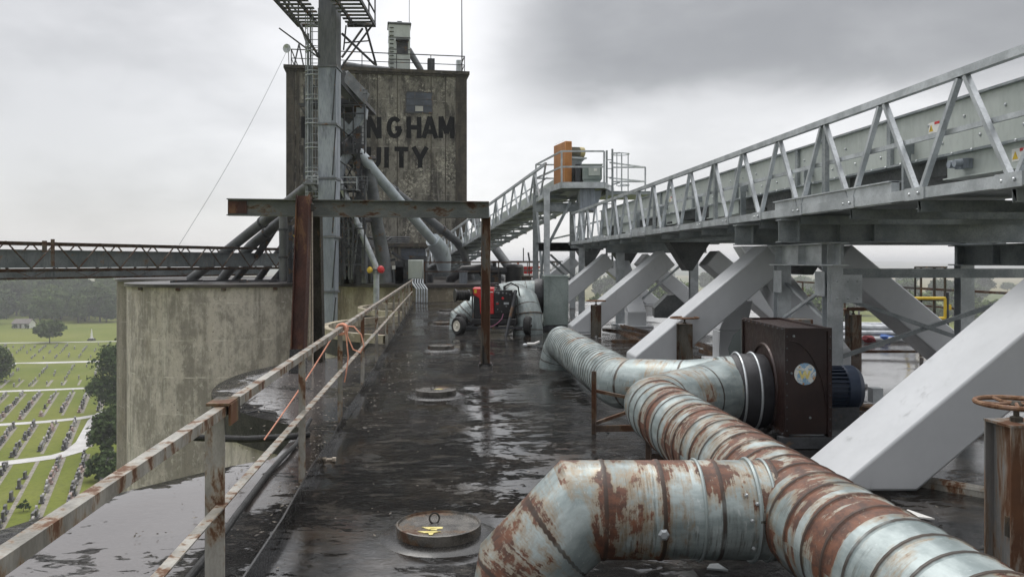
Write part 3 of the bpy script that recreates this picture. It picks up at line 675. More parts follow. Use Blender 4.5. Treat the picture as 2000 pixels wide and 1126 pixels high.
LT = {'E':[[(.12,0),(.12,1)],[(.12,.9),(.82,.9)],[(.12,.5),(.72,.5)],[(.12,.1),(.82,.1)]],'F':[[(.12,0),(.12,1)],[(.12,.9),(.82,.9)],[(.12,.5),(.70,.5)]],
      'I':[[(.5,0),(.5,1)]],'N':[[(.12,0),(.12,1)],[(.88,0),(.88,1)],[(.14,1),(.86,0)]],'H':[[(.12,0),(.12,1)],[(.88,0),(.88,1)],[(.12,.5),(.88,.5)]],
      'A':[[(.08,0),(.5,1)],[(.5,1),(.92,0)],[(.2,.3),(.8,.3)]],'M':[[(.10,0),(.10,1)],[(.90,0),(.90,1)],[(.12,1),(.5,.22)],[(.5,.22),(.88,1)]],
      'T':[[(.5,0),(.5,1)],[(.05,.9),(.95,.9)]],'Y':[[(.5,0),(.5,.45)],[(.5,.42),(.08,1)],[(.5,.42),(.92,1)]],'U':[[(.12,1)]+arc(.5,.40,.38,.31,180,360)+[(.88,1)]],
      'G':[arc(.5,.5,.38,.405,42,360-8,20),[(.55,.46),(.97,.46)]],'Q':[arc(.5,.5,.38,.405,0,360,24),[(.55,.30),(.92,-.02)]]}
def letters(txt, spans, v0, v1):
    b = MB(); k = 0
    for ch_,(u0,u1) in zip(txt, spans):
        for st in LT[ch_]:
            dpt = .012+.0025*(k%7); k += 1
            L_,R_ = [],[]
            s0,s1 = upx(u0),upx(u1); z1,z0 = zpx((u0+u1)/2,v0),zpx((u0+u1)/2,v1); hh_ = .16
            pts = [Vector((lerp(s0,s1,x),lerp(z0,z1,y))) for x,y in st]
            for i_,p in enumerate(pts):
                d = (pts[min(i_+1,len(pts)-1)]-pts[max(i_-1,0)]).normalized(); q = Vector((-d.y,d.x))*hh_
                L_.append(p+q); R_.append(p-q)
            for i_ in range(len(pts)-1): b.face([TW(q.x,q.y,dpt) for q in (L_[i_],L_[i_+1],R_[i_+1],R_[i_])])
    b.build('lettering', M['letters'], hd)
letters('EFFINGHAM',[(590,614),(623,645),(651,673),(676,690),(716,744),(756,785),(795,822),(825,854),(858,886)],228,270)
letters('EQUITY',[(645,668),(678,708),(717,743),(748,762),(769,799),(805,836)],287,328)
# pipes running down the facade and the conduit rack at its foot
b = MB(); b.tube([TW(upx(596),10,.16),TW(upx(596),.8,.16)],.10,10); hdp = b.build('downpipe', M['steel_dk'], hd)
b = MB()
for k in range(6): b.tube([TW(upx(722),zpx(760,463)-k*.13,.2),TW(upx(800),zpx(760,463)-k*.13,.2)],.04,8)
b.build('conduit_rack', M['steel_mid'], hd)
b = MB(); tbox(b,upx(745),upx(838),zpx(760,482),zpx(760,474),0,.30); tbox(b,upx(600),upx(640),zpx(600,486),zpx(600,478),0,.3); b.build('ledge', M['towertrim'], hd)

# things standing on the headhouse roof
RZ = TOP+.22
def trail(name, label, pts, h=1.05, mat='steel_dk', mids=(.55,), r=.03, step=2.4, cat='railing', toe=False):
    o = thing(name, label, cat, pts[0]); tr = MB(); mr = MB(); made = []
    for p0,p1 in zip(pts,pts[1:]):
        p0,p1 = Vector(p0),Vector(p1); up = Vector((0,0,1))
        tr.beam(p0+up*h,p1+up*h,r*2); [mr.beam(p0+up*m,p1+up*m,r*1.5) for m in mids]
        n = max(1,round((p1-p0).length/step))
        for i in range(n+1):
            q_ = p0.lerp(p1,i/n)
            if any((q_-m_).length < .2 for m_ in made): continue
            made.append(q_); pb = MB(); pb.beam(q_,q_+up*(h-r),r*1.7); pb.build('post', M[mat], o)
    tr.build('top_rail', M[mat], o); mr.build('mid_rail', M[mat], o)
    if toe:
        tb = MB()
        for p0,p1 in zip(pts,pts[1:]): tb.beam(Vector(p0)+Vector((0,0,.06)),Vector(p1)+Vector((0,0,.06)),.012,.12)
        tb.build('toe_board', M[mat], o)
    return o
trail('pipe_railing','thin pipe railing along the top of the headhouse',[TW(.3,RZ,-8.6),TW(.3,RZ,-.3),TW(L-.1,RZ,-.3),TW(L-.1,RZ,-8.6)],h=1.15)
eh = thing('rooftop_elevator','pale green elevator casing standing on top of the headhouse','elevator',TW(upx(781),RZ,-2))
s0,s1 = upx(757)+.1,upx(803)
zt = RZ+3.55
b = MB(); tbox(b,s0,s1,RZ,zt,-3.2,-1.6); b.build('casing', M['body'], eh, bevel=.02)
b = MB(); tbox(b,s0-.08,s1+.08,zt,zt+.14,-3.3,-1.5); tbox(b,s0+.6,s0+.95,zt+.14,zt+.42,-2.6,-2.2); b.build('cap', M['steel_mid'], eh, bevel=.03)
b = MB()
for z in (RZ+.35,RZ+1.05,RZ+1.75,RZ+2.6): tbox(b,s0-.02,s1+.02,z,z+.05,-3.22,-1.57)
tbox(b,s0+.55,s0+1.35,RZ+1.45,RZ+2.35,-1.6,-1.55); tbox(b,s0+.5,s0+1.4,RZ+2.36,RZ+2.46,-1.6,-1.2); b.build('access_panel', M['steel_dk'], eh)
b = MB(); b.tube([TW(s1-.1,RZ+2.0,-2.4),TW(s1+.75,RZ+.65,-2.4),TW(s1+1.0,RZ,-2.4)],[.24,.22,.22],12); b.build('spout', M['steel_mid'], eh)
b = MB()
for i in range(12): tbox(b,s0+.05,s0+.35,RZ+.2+i*.28,RZ+.23+i*.28,-1.6,-1.5)
b.build('ladder', M['steel_dk'], eh)
vb = thing('roof_vent','dark box vent beside the sloping spout on the headhouse roof','vent',TW(upx(845),RZ,-1.5))
b = MB(); tbox(b,upx(838),upx(852),RZ,RZ+1.2,-2,-1.4); b.build('duct', M['steel_dk'], vb); b = MB(); tbox(b,upx(828),upx(860),RZ,RZ+.3,-2.2,-1.2); b.build('base', M['steel_mid'], vb)
an = thing('antenna_mast','thin antenna mast with a pale cabinet at the right corner of the headhouse','antenna',TW(upx(903),RZ,-.6))
b = MB(); b.tube([TW(upx(904),RZ,-.6),TW(upx(904),RZ+2.2,-.6),TW(upx(903),RZ+9,-.6)],[.05,.04,.018],8); b.build('mast', M['steel_dk'], an)
b = MB(); tbox(b,upx(893),upx(902),RZ,RZ+.95,-.9,-.45); b.build('cabinet', M['galv'], an, bevel=.02)
fl = thing('floodlight','round pale floodlight dish at the left corner of the headhouse roof','floodlight',TW(.1,RZ,-.3))
c = TW(.12,RZ+1.15,-.2); b = MB(); b.lathe([(0,.0),(.12,.02),(.26,.12),(.30,.2),(.28,.21),(0,.16)],20,c,(-.3,-1,-.1)); b.build('dish', M['galv'], fl)
b = MB(); b.tube([TW(.15,RZ,-.3),c],.025,8); b.build('bracket', M['steel_dk'], fl)
bo = thing('lifting_boom','dark sloping lifting boom on an A-frame at the left of the headhouse roof','boom',TW(1.2,RZ,-1))
p0,p1 = P(545,55,56),P(622,112,57); b = MB(); b.tube([p0,p1],[.05,.07],8); b.build('boom', M['steel_dk'], bo)
for e_ in (571,592):
    b = MB(); b.tube([P(584,86,56.4),TW(upx(e_),RZ,-.8)],.05,8); b.build('leg', M['steel_dk'], bo)
hp = thing('roof_pipe','grey pipe lying along the headhouse roof edge','pipe',TW(5,RZ,-1))
b = MB(); b.tube([TW(upx(668),RZ+.5,-1.2),TW(upx(700),RZ+.35,-1.2),TW(upx(762),RZ+.2,-1.2)],.22,12); tag(b.build('pipe', M['steel_mid'], hp))
wa = thing('antenna_wire','thin mast wire standing behind the elevator head','antenna',TW(upx(804),RZ,-4)); b = MB(); b.tube([TW(upx(804),RZ,-4),TW(upx(804),RZ+9,-4)],.02,6); b.build('wire', M['steel_dk'], wa)
gw = MB(); pts = [P(562,96,55)+(P(350,478,46)-P(562,96,55))*(i/12)-Vector((0,0,.5*math.sin(math.pi*i/12))) for i in range(13)]; gw.tube(pts,.012,6)
tag(gw.build('guy_cable', M['steel_mid'], at=pts[0]), 'thin cable sagging from the headhouse corner down to the truss bridge', 'cable')

# ------------------------------------------------------------------ bucket elevator leg
LY = 31.0
lg = thing('bucket_elevator','tall blue grey square elevator casing rising past the headhouse','elevator',Vector((-6.97,LY,GZ)))
def lbox(b, u0,u1, z0,z1, dep, Y=LY):
    x0,x1 = (u0-U0)/F*Y,(u1-U0)/F*Y; b.box((x0,Y,z0),(x1,Y+dep,z1)); return b
def lz(v): return CH-(v-V0)/F*LY
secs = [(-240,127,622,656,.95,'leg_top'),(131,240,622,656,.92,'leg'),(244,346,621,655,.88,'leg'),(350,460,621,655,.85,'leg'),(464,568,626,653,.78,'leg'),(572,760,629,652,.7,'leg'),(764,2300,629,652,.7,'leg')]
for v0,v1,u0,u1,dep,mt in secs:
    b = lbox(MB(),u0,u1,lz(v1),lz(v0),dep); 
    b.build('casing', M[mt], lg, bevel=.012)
    f = MB(); x0,x1 = (u0-U0)/F*LY-.04,(u1-U0)/F*LY+.04; f.box((x0,LY-.04,lz(v1)-.075),(x1,LY+dep+.04,lz(v1))); f.build('flange', M['steel_mid'], lg)
b = MB()
for v0,v1 in ((135,235),(248,342),(354,455),(470,562),(580,650)):
    x = (654.5-U0)/F*LY; b.beam((x+.03,LY-.012,lz(v0)),(x-.10,LY-.012,lz(v1)),.045,.02)
b.build('stiffener', M['steel_dk'], lg)
# caged ladder beside the leg
ld = thing('caged_ladder','narrow caged ladder climbing the left side of the elevator leg','ladder',P(611,400,31))
x0,x1 = (603-U0)/F*31,(619-U0)/F*31
b = MB(); b.beam((x0,31.3,3.2),(x0,31.3,11.4),.06); b.beam((x1,31.3,3.2),(x1,31.3,11.4),.06); b.build('stile', M['galv_dark'], ld)
b = MB(); z = 3.3
while z < 11.3: b.beam((x0,31.3,z),(x1,31.3,z),.022); z += .3
b.build('rung', M['galv_dark'], ld)
b = MB(); z = 4.2; xc = (x0+x1)/2
while z < 11.3: b.torus((xc,31.3,z),.34,.026,14,6,(0,0,1),math.pi*.95,2.05*math.pi); b.torus((xc,31.3,z+.16),.34,.018,14,6,(0,0,1),math.pi,2*math.pi); z += .92
for a in (1.1,1.3,1.5,1.7,1.9): b.beam((xc+.34*math.cos(a*math.pi),31.3+.34*math.sin(a*math.pi),4.2),(xc+.34*math.cos(a*math.pi),31.3+.34*math.sin(a*math.pi),11.3),.025)
b.build('cage', M['galv_dark'], ld)
b = MB(); b.tube([(x0-.08,31.2,2.6),(x0-.08,31.2,10.4)],.05,8); b.build('conduit', M['galv_dark'], ld)
# head platform
PZ = 11.05
pf = thing('head_platform','grated steel platform high on the elevator leg, seen from below','platform',(-6.97,31,PZ))
X0,X1,Y0,Y1 = -8.5,-5.45,28.2,32.6
b = MB(); y = Y0
while y <= Y1+.01: 
    for xa,xb in ((X0,-7.35),(-6.55,X1)): b.box((xa,y-.09,PZ+.06),(xb,y+.09,PZ+.10))
    y += .44
b.build('grating', M['steel_mid'], pf)
b = MB()
for x in (X0,-7.7,-6.3,X1): b.channel((x,Y0,PZ),(x,Y1,PZ),.07,.14)
for y in (Y0,Y1): b.channel((X0,y,PZ),(-7.35,y,PZ),.07,.14); b.channel((-6.55,y,PZ),(X1,y,PZ),.07,.14)
b.build('frame', M['steel_dk'], pf)
for q0,q1 in ((P(553,0,30),P(624,112,31)),(P(586,44,32.5),P(603,95,31.3)),(P(728,48,32.6),P(660,140,31.9)),(P(708,56,32.6),P(668,112,31.9)),(P(712,44,32.6),P(735,128,34)),(P(668,66,31.9),P(732,126,34))):
    b = MB(); b.beam(q0,q1,.07,.07); b.build('brace', M['steel_dk'], pf)
b = MB(); b.beam(P(672,84,31.9),P(720,80,32.8),.05); b.beam(P(676,50,32),P(671,98,31.9),.05); b.beam(P(678,46,32.4),P(724,47,32.6),.05); b.build('strut', M['steel_dk'], pf)
rl = MB()
for x in (X0,X1):
    for z in (.55,1.1): rl.beam((x,Y0,PZ+z),(x,Y1,PZ+z),.05)
    for y in (28.2,29.7,31.2,32.6): rl.beam((x,y,PZ),(x,y,PZ+1.1),.05)
rl.build('railing', M['steel_dk'], pf)
# distributor tower behind the leg
DY = 34.0
def dv(u,v,Y=DY): return P(u,v,Y)
dt = thing('distributor_tower','dark steel tower with cross beams carrying the grain distributor behind the leg','tower',dv(690,556))
for u,Y in ((663,34),(700,34),(668,36),(707,36)):
    b = MB(); p = dv(u,300,Y); b.ibeam((p.x,Y,.74),(p.x,Y,CH+(512-205)/F*Y),.17,.17,.012,.012,(0,1,0)); b.build('column', M['steel_dk'], dt)
for v in (196,206,286,372,388,470,532):
    b = MB(); b.beam(dv(655,v),dv(714,v),.12,.16); b.beam(dv(658,v,36),dv(712,v,36),.1,.14); b.build('cross_beam', M['steel_dk'], dt)
b = MB()
for v0,v1 in ((206,286),(300,372),(388,470),(470,540)): b.beam(dv(663,v0,36),dv(703,v1,36),.06); b.beam(dv(703,v0,36),dv(663,v1,36),.06)
b.build('brace', M['steel_dk'], dt)
b = MB(); b.box((dv(652,180).x,DY-.3,dv(0,205).z),(dv(716,180).x,DY+2.4,dv(0,198).z)); b.build('deck', M['steel_dk'], dt)
b = MB(); b.box((dv(659,0,34.9).x,34.9,dv(0,292).z),(dv(706,0,34.9).x,36.1,dv(0,212).z)); b.build('enclosure', M['hopper'], dt, bevel=.01)
b = MB(); b.box((dv(652,0,37).x,37,.74),(dv(712,0,37).x,38.4,dv(0,470).z)); b.box((dv(652,0,37).x,36.6,dv(0,452).z),(dv(700,0,37).x,38.2,dv(0,405).z)); b.build('machinery_housing', M['hopper'], dt, bevel=.01)
ch = thing('head_chute','dark sloping chute from the leg down to the forked distributor','chute',dv(690,250))
b = MB(); b.beam(dv(662,150,33),dv(705,196,34),.75,.55); b.build('upper_chute', M['steel_mid'], ch, bevel=.01)
b = MB(); b.beam(dv(708,212),dv(706,232),.42,.42); b.beam(dv(706,228),dv(686,256),.40,.34); b.beam(dv(664,236),dv(682,254),.36,.30); b.beam(dv(683,252),dv(683,266),.30,.30); b.build('forked_chute', M['leg'], ch, bevel=.01)
b = MB(); b.lathe([(.16,.55),(.24,.45),(.42,.20),(.46,0),(.38,-.2)],20,dv(684,292,34.4)); b.build('distributor_hood', M['steel_dk'], ch)
b = MB(); b.beam(dv(660,140,32.4),dv(712,204,34),.05,.6); b.build('walkway', M['steel_dk'], ch)
wk = thing('service_walkway','small railed service walkway on the tower above the grey beam','walkway',dv(680,372))
b = MB(); b.box((dv(652,0).x,DY-.8,dv(0,372).z-.05),(dv(705,0).x,DY,dv(0,372).z)); b.build('deck', M['steel_mid'], wk)
b = MB()
for v in (346,356): b.beam(P(664,v,33.2),P(697,v,33.2),.035)
for u in (664,697): b.beam(P(u,346,33.2),P(u,372,33.2),.035)
b.build('railing', M['galv'], wk)
lp = thing('ladder_landing','small grey landing with railing on the ladder beside the leg','landing',P(608,355,31))
b = MB(); b.box((P(597,0,31).x,30.5,P(0,362,31).z),(P(622,0,31).x,31.5,P(0,358,31).z)); b.beam(P(598,350,30.6),P(618,372,30.6),.05,.12); b.build('deck', M['steel_mid'], lp)
b = MB(); 
for v in (344,350): b.beam(P(598,v,30.6),P(622,v,30.6),.035)
for u in (598,609,621): b.beam(P(u,344,30.6),P(u,360,30.6),.035)
b.build('railing', M['galv'], lp)
for v in (178,):
    b = MB(); b.box((P(598,0,32.4).x,32,P(0,205,32).z),(P(655,0,32).x,33,P(0,196,32).z)); 
    b.beam(P(594,168,32.2),P(606,185,32.2),.06); b.beam(P(594,168,32.2),P(594,196,32.2),.04); b.beam(P(612,165,32.2),P(612,196,32.2),.04); b.beam(P(594,170,32.2),P(622,170,32.2),.04)
    tag(b.build('cross_platform', M['steel_dk'], at=P(620,200,32)), 'dark crossing platform behind the upper part of the leg', 'platform')
# spout pipes
def pipe(name, label, pts, r, mat, rings=(), cat='spout pipe', group='grain spout pipes fanning out below the distributor'):
    o = thing(name, label, cat, pts[-1], group); b = MB(); b.tube(pts, r, 18); b.build('pipe', M[mat], o)
    r_ = r if not isinstance(r,list) else max(r)
    for t_ in rings:
        p0,p1 = Vector(pts[0]),Vector(pts[1]); d = (p1-p0).normalized(); c_ = p0.lerp(p1,t_)
        k = MB(); k.lathe([(r_,-.05),(r_+.05,-.05),(r_+.05,.05),(r_,.05)],18,c_,d); k.build('coupling', M['steel_dk'], o)
    return o
pipe('spout_pipe','pale blue spout pipe sloping down in front of the lettering',[P(688,286,34.2),P(714,312,34.3),P(728,332,34.5),P(852,478,39)],.225,'pipe_lt',())
pipe('spout_pipe','fat pale end section of the pale blue spout pipe',[P(845,468,38.8),P(858,486,39.3),P(866,506,39.6),P(868,530,39.6)],[.36,.42,.40,.30],'pipe_lt')
pipe('spout_pipe','dark spout pipe close behind the pale blue one',[P(735,345,36),P(890,470,41),P(905,490,41.2),P(920,545,41.5)],.20,'pipe_dk',(.2,.8))
pipe('spout_pipe','dark brownish spout pipe bending down in front of the headhouse wall',[P(716,308,34.5),P(722,330,34.5),P(735,430,35.5),P(748,500,36),P(752,552,36)],[.25,.25,.27,.30,.34],'steel_mid',(.2,))
pipe('spout_pipe','short dark blue spout pipe stub beside the leg below the distributor',[P(682,300,34),P(668,318,34),P(662,345,34),P(650,470,35),P(646,550,35)],.2,'leg')
pipe('spout_pipe','upper one of two long grey spout pipes sloping down to the left silo',[P(662,316,35),P(470,468,40),P(372,546,41.5)],.24,'pipe_dk',(.75,))
pipe('spout_pipe','lower one of two long grey spout pipes sloping down to the left silo',[P(660,340,36),P(492,478,41),P(450,524,42.5),P(428,553,43)],.25,'pipe_dk',(.8,))
pipe('spout_pipe','upright grey pipe behind the grey beam, left of the brown post',[P(553,395,37),P(553,548,37)],.18,'pipe_dk',(.35,.7))
pipe('spout_pipe','short dark spout pipe with couplings below the two long ones',[P(570,420,40),P(535,448,40.5),P(505,495,41),P(455,552,42)],.17,'steel_dk',(.2,.8))
pipe('spout_pipe','dark short spout pipe leaning towards the bridge end',[P(590,430,42),P(545,490,43),P(500,552,43.5)],.18,'steel_dk',(.3,.7))
pipe('spout_pipe','thin dark pipe lying low behind the bridge end',[P(600,478,40),P(560,520,40.5),P(530,556,41)],.2,'steel_dk',(.3,.6))
pipe('spout_pipe','upright dark pipe with bands beside the brown post',[P(566,440,38),P(566,552,38)],.13,'steel_dk',(.2,.4,.6,.8))
pipe('spout_pipe','dark spout pipe sloping down behind the inclined conveyor',[P(905,400,46),P(1022,560,43)],.24,'pipe_dk',(.5,))
pipe('spout_pipe','dark pipe sloping down behind the welder cart to the far roof',[P(945,505,44),P(1000,560,42)],.2,'pipe_dk')
pipe('spout_pipe','bent black pipe arching under the inclined conveyor',[P(880,575,39),P(880,545,39),P(905,527,39),P(940,525,39),P(950,540,39),P(958,565,39)],.22,'black')
rg = random.Random(21)
b = MB()
for v0,v1 in ((210,240),(240,286),(286,330),(330,372),(372,420),(420,470),(470,520)):
    b.beam(dv(663,v0),dv(700,v1),.045); b.beam(dv(668,v1,36),dv(707,v0,36),.045); b.beam(dv(700,v0),dv(707,v1,36),.04)
b.build('lattice', M['steel_dk'], dt)
b = MB()
for v in (232,262,318,346,404,436,500): b.beam(dv(660,v),dv(703,v),.07,.09); b.beam(dv(703,v),dv(707,v,36),.07,.08)
b.build('girt', M['steel_dk'], dt)
b = MB()
for v in range(205,550,9): b.beam(dv(706,v,34.6),dv(714,v,34.6),.03)
for u in (706,714): b.beam(dv(u,200,34.6),dv(u,552,34.6),.045)
b.build('access_ladder', M['steel_mid'], dt)
b = MB()
for v,u0,u1 in ((183,662,718),(176,662,718),(352,660,722),(345,660,722)): b.beam(dv(u0,v,33.6),dv(u1,v,33.6),.035)
for u in (664,682,700,717): b.beam(dv(u,176,33.6),dv(u,198,33.6),.035); b.beam(dv(u,345,33.6),dv(u,372,33.6),.03)
b.build('handrail', M['steel_mid'], dt)
b = MB(); b.box((dv(655,0,33.6).x,33.6,dv(0,300).z),(dv(700,0).x,35.8,dv(0,293).z)); b.box((dv(655,0,33.6).x,33.6,dv(0,430).z),(dv(716,0).x,35.8,dv(0,425).z)); b.build('floor_plate', M['steel_dk'], dt)
b = MB()
for u0,v0,u1,v1 in ((657,205,716,205),(657,222,712,222),(660,248,700,280),(700,248,664,280),(658,300,708,300),(660,312,700,340),(658,360,716,360),(660,400,700,452),(702,398,662,450),(658,412,712,412),(658,446,712,446),(660,456,704,505),(704,456,660,505),(658,484,714,484),(658,516,714,516)):
    b.beam(P(u0,v0,33.3),P(u1,v1,33.3),.055)
for u in (672,690,712): b.beam(P(u,205,33.3),P(u,300,33.3),.05); b.beam(P(u,360,33.3),P(u,540,33.3),.05)
b.build('front_lattice', M['steel_dk'], dt)
b = MB()
for k in range(6): u = 660+k*9; b.tube([P(u,380+k*7,33.6),P(u+3,455,33.6),P(u+rg.uniform(-14,14),545,33.9)],.035,6)
b.build('conduit_run', M['steel_mid'], dt)
for k,(pts,r_,mt,lb) in enumerate((
    ([P(668,330,34.4),P(690,470,35),P(688,552,35.4)],.12,'steel_dk','thin dark pipe dropping straight down inside the distributor tower'),
    ([P(694,310,34.2),P(708,372,34.6),P(713,552,35)],.15,'steel_mid','thin grey pipe dropping beside the right columns of the distributor tower'),
    ([P(676,390,34.6),P(722,520,35),P(726,552,35)],.10,'steel_dk','thin dark pipe leaning right below the service walkway'),
    ([P(655,420,36),P(612,500,38),P(590,552,39)],.16,'steel_dk','dark pipe leaning left behind the lower part of the grey leg'),
    ([P(660,372,35),P(605,440,37.5),P(548,520,40)],.12,'pipe_dk','thinner grey pipe just under the pair of long left spout pipes'))):
    pipe('spout_pipe',lb,pts,r_,mt,(.3,.7))
for k,(u,v0,v1,Y) in enumerate(((604,130,560,31.6),(617,140,556,31.7))):
    b = MB(); b.tube([P(u,v0,Y),P(u,v1,Y)],.028,6); tag(b.build('conduit', M['steel_mid'], at=P(u,v1,Y)), ['thin conduit running up the left edge of the caged ladder','thin conduit running up between the caged ladder and the leg'][k], 'conduit')
b = MB(); b.beam(P(590,165,32),P(607,188,32),.05); b.beam(P(585,205,32),P(622,205,32),.10,.14); b.beam(P(583,203,32),P(596,222,32),.05); b.beam(P(596,168,32),P(620,168,32),.04); b.beam(P(596,168,32),P(596,205,32),.04); tag(b.build('bracket_arm', M['steel_dk'], at=P(600,205,32)), 'dark bracket arm sticking out left of the caged ladder near the lettering', 'bracket')
for k,(u0,v0,u1,v1) in enumerate(((585,300,600,320),(588,338,604,350))):
    pass
# vertical galvanised pipe with red and yellow fittings
vp = thing('galvanised_downspout','shiny thin galvanised spout that bends upright below a red valve','spout pipe',P(735,600,33))
b = MB(); b.tube([P(662,352,33.5),P(733,517,33.5),P(735,532,33.5),P(735,640,33.5)],.125,16); b.build('pipe', M['galv'], vp)
for p0,d_ in ((P(735,532,33.5),(0,0,1)),(P(700,440,33.5),(P(733,517,33.5)-P(662,352,33.5)).normalized())):
    b = MB(); b.lathe([(.125,-.05),(.165,-.05),(.165,.05),(.125,.05)],16,p0,d_); b.build('collar', M['galv_dark'], vp)
rv = thing('red_valve','red round valve cap with a yellow counterpart on the galvanised spout','valve',P(744,526,33.2))
b = MB(); b.lathe([(0,-.10),(.08,-.09),(.155,-.03),(.16,.03),(.08,.11),(0,.12)],16,P(744,526,33.3),(.6,-.6,.2)); b.build('red_cap', M['red'], rv)
b = MB(); b.lathe([(0,-.09),(.10,-.08),(.14,0),(.10,.06),(0,.08)],16,P(722,527,33.3),(-.5,-.8,.1)); b.build('yellow_cap', M['yellow'], rv)
b = MB(); b.tube([P(720,527,33.4),P(746,526,33.4)],.05,10); b.build('stem', M['steel_mid'], rv)

# ------------------------------------------------------------------ truss bridges on the left
def bridge(name, label, p0, p1, h, wdt, zb, trough_h, pitch, mat='truss_old', cap=None):
    o = thing(name, label, 'truss bridge', p0)
    d = (p1-p0); Ld = d.length; d.normalize(); n_ = Vector((-d.y,d.x,0)).normalized()
    if n_.y < 0: n_ = -n_
    N_ = round(Ld/pitch)
    for side in (0,1):
        o_ = n_*wdt*side
        c_ = MB(); 
        for z in (0,h): c_.angle(p0+o_+Vector((0,0,z)),p1+o_+Vector((0,0,z)),.11,.03,flip=1 if side == 0 else -1)
        c_.build('chord', M[mat], o)
        w_ = MB()
        for i in range(N_):
            a = p0+d*(Ld*i/N_)+o_; m_ = p0+d*(Ld*(i+.5)/N_)+o_; e_ = p0+d*(Ld*(i+1)/N_)+o_; up = Vector((0,0,h))
            w_.beam(a,m_+up,.06,.03); w_.beam(m_+up,e_,.06,.03)
        w_.build('truss_web', M[mat], o)
    t_ = MB(); b0 = p0+n_*wdt*.5; b1 = p1+n_*wdt*.5
    t_.beam(b0+Vector((0,0,zb+trough_h/2)),b1+Vector((0,0,zb+trough_h/2)),wdt*.7,trough_h); t_.beam(b0+Vector((0,0,zb+trough_h+.02)),b1+Vector((0,0,zb+trough_h+.02)),wdt*.78,.04); t_.build('conveyor_trough', M['trough'], o)
    k = MB()
    for i in range(0,N_+1,2): a = p0+d*(Ld*i/N_)-Vector((0,0,.06)); k.beam(a-n_*.1,a+n_*(wdt+.1),.08,.08)
    k.build('cross_beam', M[mat], o); return o
a0,a1 = P(-160,520,26),P(585,522,44); a0.z = a1.z = 1.46
bridge('truss_bridge','upper truss bridge with a grey trough crossing to the headhouse above the big silo',a0,a1,.98,1.3,.04,.62,2.0)
b0_,b1_ = P(-200,549,38),P(520,540,54); b0_.z = .9; b1_.z = .95
bridge('truss_bridge','lower truss bridge with a grey trough, beneath the upper one at the left',b0_,b1_,.62,1.1,.0,.42,2.9)
br = thing('upright_bracket','rusty upright splice bracket on the upper truss bridge','bracket',P(103,520,29)); b = MB(); b.box(P(99,520,28.3),P(107,467,28.4)); b.build('plate', M['truss_old'], br); b = MB(); b.box(P(82,492,28.9),P(92,470,29)); b.build('small_plate', M['truss_old'], br)

# ------------------------------------------------------------------ clutter on the far roof
rg = random.Random(5)
trail('far_roof_railing','rusty low pipe railing along the edge of the far roof behind the welder',[Vector((-3.8,35.5,.75)),Vector((-.6,36.6,.75)),Vector((2.2,39.5,.75))],h=.95,mat='truss_old')
trail('far_roof_railing','thin grey railing on the far roof to the right of the inclined conveyor',[Vector((-1.3,44,.75)),Vector((3.0,46,.75)),Vector((3.0,60,.75))],h=1.0,mat='steel_mid')
def clutter(name, label, cat, fn, mat):
    b = MB(); c = fn(b); tag(b.build(name, M[mat], at=c), label, cat)
def c9(b):
    c = P(665,540,36); 
    for i in range(16): x = c.x+rg.uniform(-1.2,3.2); y = c.y+rg.uniform(0,2.5); z = rg.uniform(.8,2.6); b.beam((x,y,z),(x+rg.uniform(-.9,.9),y+rg.uniform(-.3,.3),z+rg.uniform(-.4,.4)),rg.uniform(.05,.12))
    for i in range(5): x = c.x+rg.uniform(-1,3); b.box((x,c.y+.3,.74),(x+rg.uniform(.3,.8),c.y+1,rg.uniform(1.1,2.0)))
    return c
clutter('conveyor_machinery','tangled dark conveyor machinery at the foot of the distributor tower','machine',c9,'steel_dk')
def c1(b):
    c = P(690,545,37); b.box((c.x-1.1,c.y,.74),(c.x+1.0,c.y+1.2,1.5)); b.box((c.x-.8,c.y-.15,1.0),(c.x-.1,c.y,1.35)); b.tube([(c.x-1.4,c.y+.4,1.75),(c.x+1.3,c.y+.4,1.7)],.12,10); b.box((c.x-.2,c.y+.3,1.5),(c.x+.7,c.y+1,2.3)); return c
clutter('drive_unit','black drive unit with a long shaft at the foot of the headhouse','machine',c1,'black')
def c2(b):
    c = P(640,545,38); b.box((c.x-.9,c.y,.74),(c.x+.6,c.y+.9,1.25)); b.tube([(c.x-.6,c.y-.1,1.4),(c.x+.5,c.y-.1,1.4)],.25,14); return c
clutter('gear_motor','dark gear motor on the far roof just behind the grey leg','machine',c2,'steel_dk')
def c3(b):
    c = P(780,545,38); b.box((c.x-.5,c.y,.74),(c.x+.9,c.y+1,1.5)); b.tube([(c.x-.9,c.y+.2,1.2),(c.x+1.3,c.y+.2,1.15)],.18,12); b.box((c.x+.9,c.y+.1,.74),(c.x+1.5,c.y+.8,1.15)); return c
clutter('tail_unit','dark conveyor tail unit to the left of the electrical cabinet','machine',c3,'steel_dk')
def c4(b):
    c = P(870,545,41); b.box((c.x-.2,c.y+3,.74),(c.x+2.2,c.y+4.5,1.35)); b.box((c.x-.3,c.y+2.9,1.35),(c.x+2.3,c.y+4.6,1.42)); return c
clutter('grey_shed','grey sheet metal housing under the low end of the inclined conveyor','shed',c4,'galv_dark')
def c5(b):
    c = P(500,552,40); 
    for i in range(7): x = c.x-6+rg.uniform(0,8); y = 37.5+rg.uniform(0,4); b.beam((x,y,.80),(x+rg.uniform(1,2.5),y+rg.uniform(-.5,.5),.84),.10,.08)
    return c
clutter('scrap_steel','loose dark steel members lying on the left silo roof','scrap',c5,'steel_dk')
def c6(b):
    c = P(905,548,37); b.tube([(c.x,c.y,.74),(c.x,c.y,1.25)],.18,12); b.tube([(c.x,c.y,1.25),(c.x,c.y,1.32)],.22,12); return c
clutter('steel_drum','small blue grey drum behind the far railing','drum',c6,'leg')
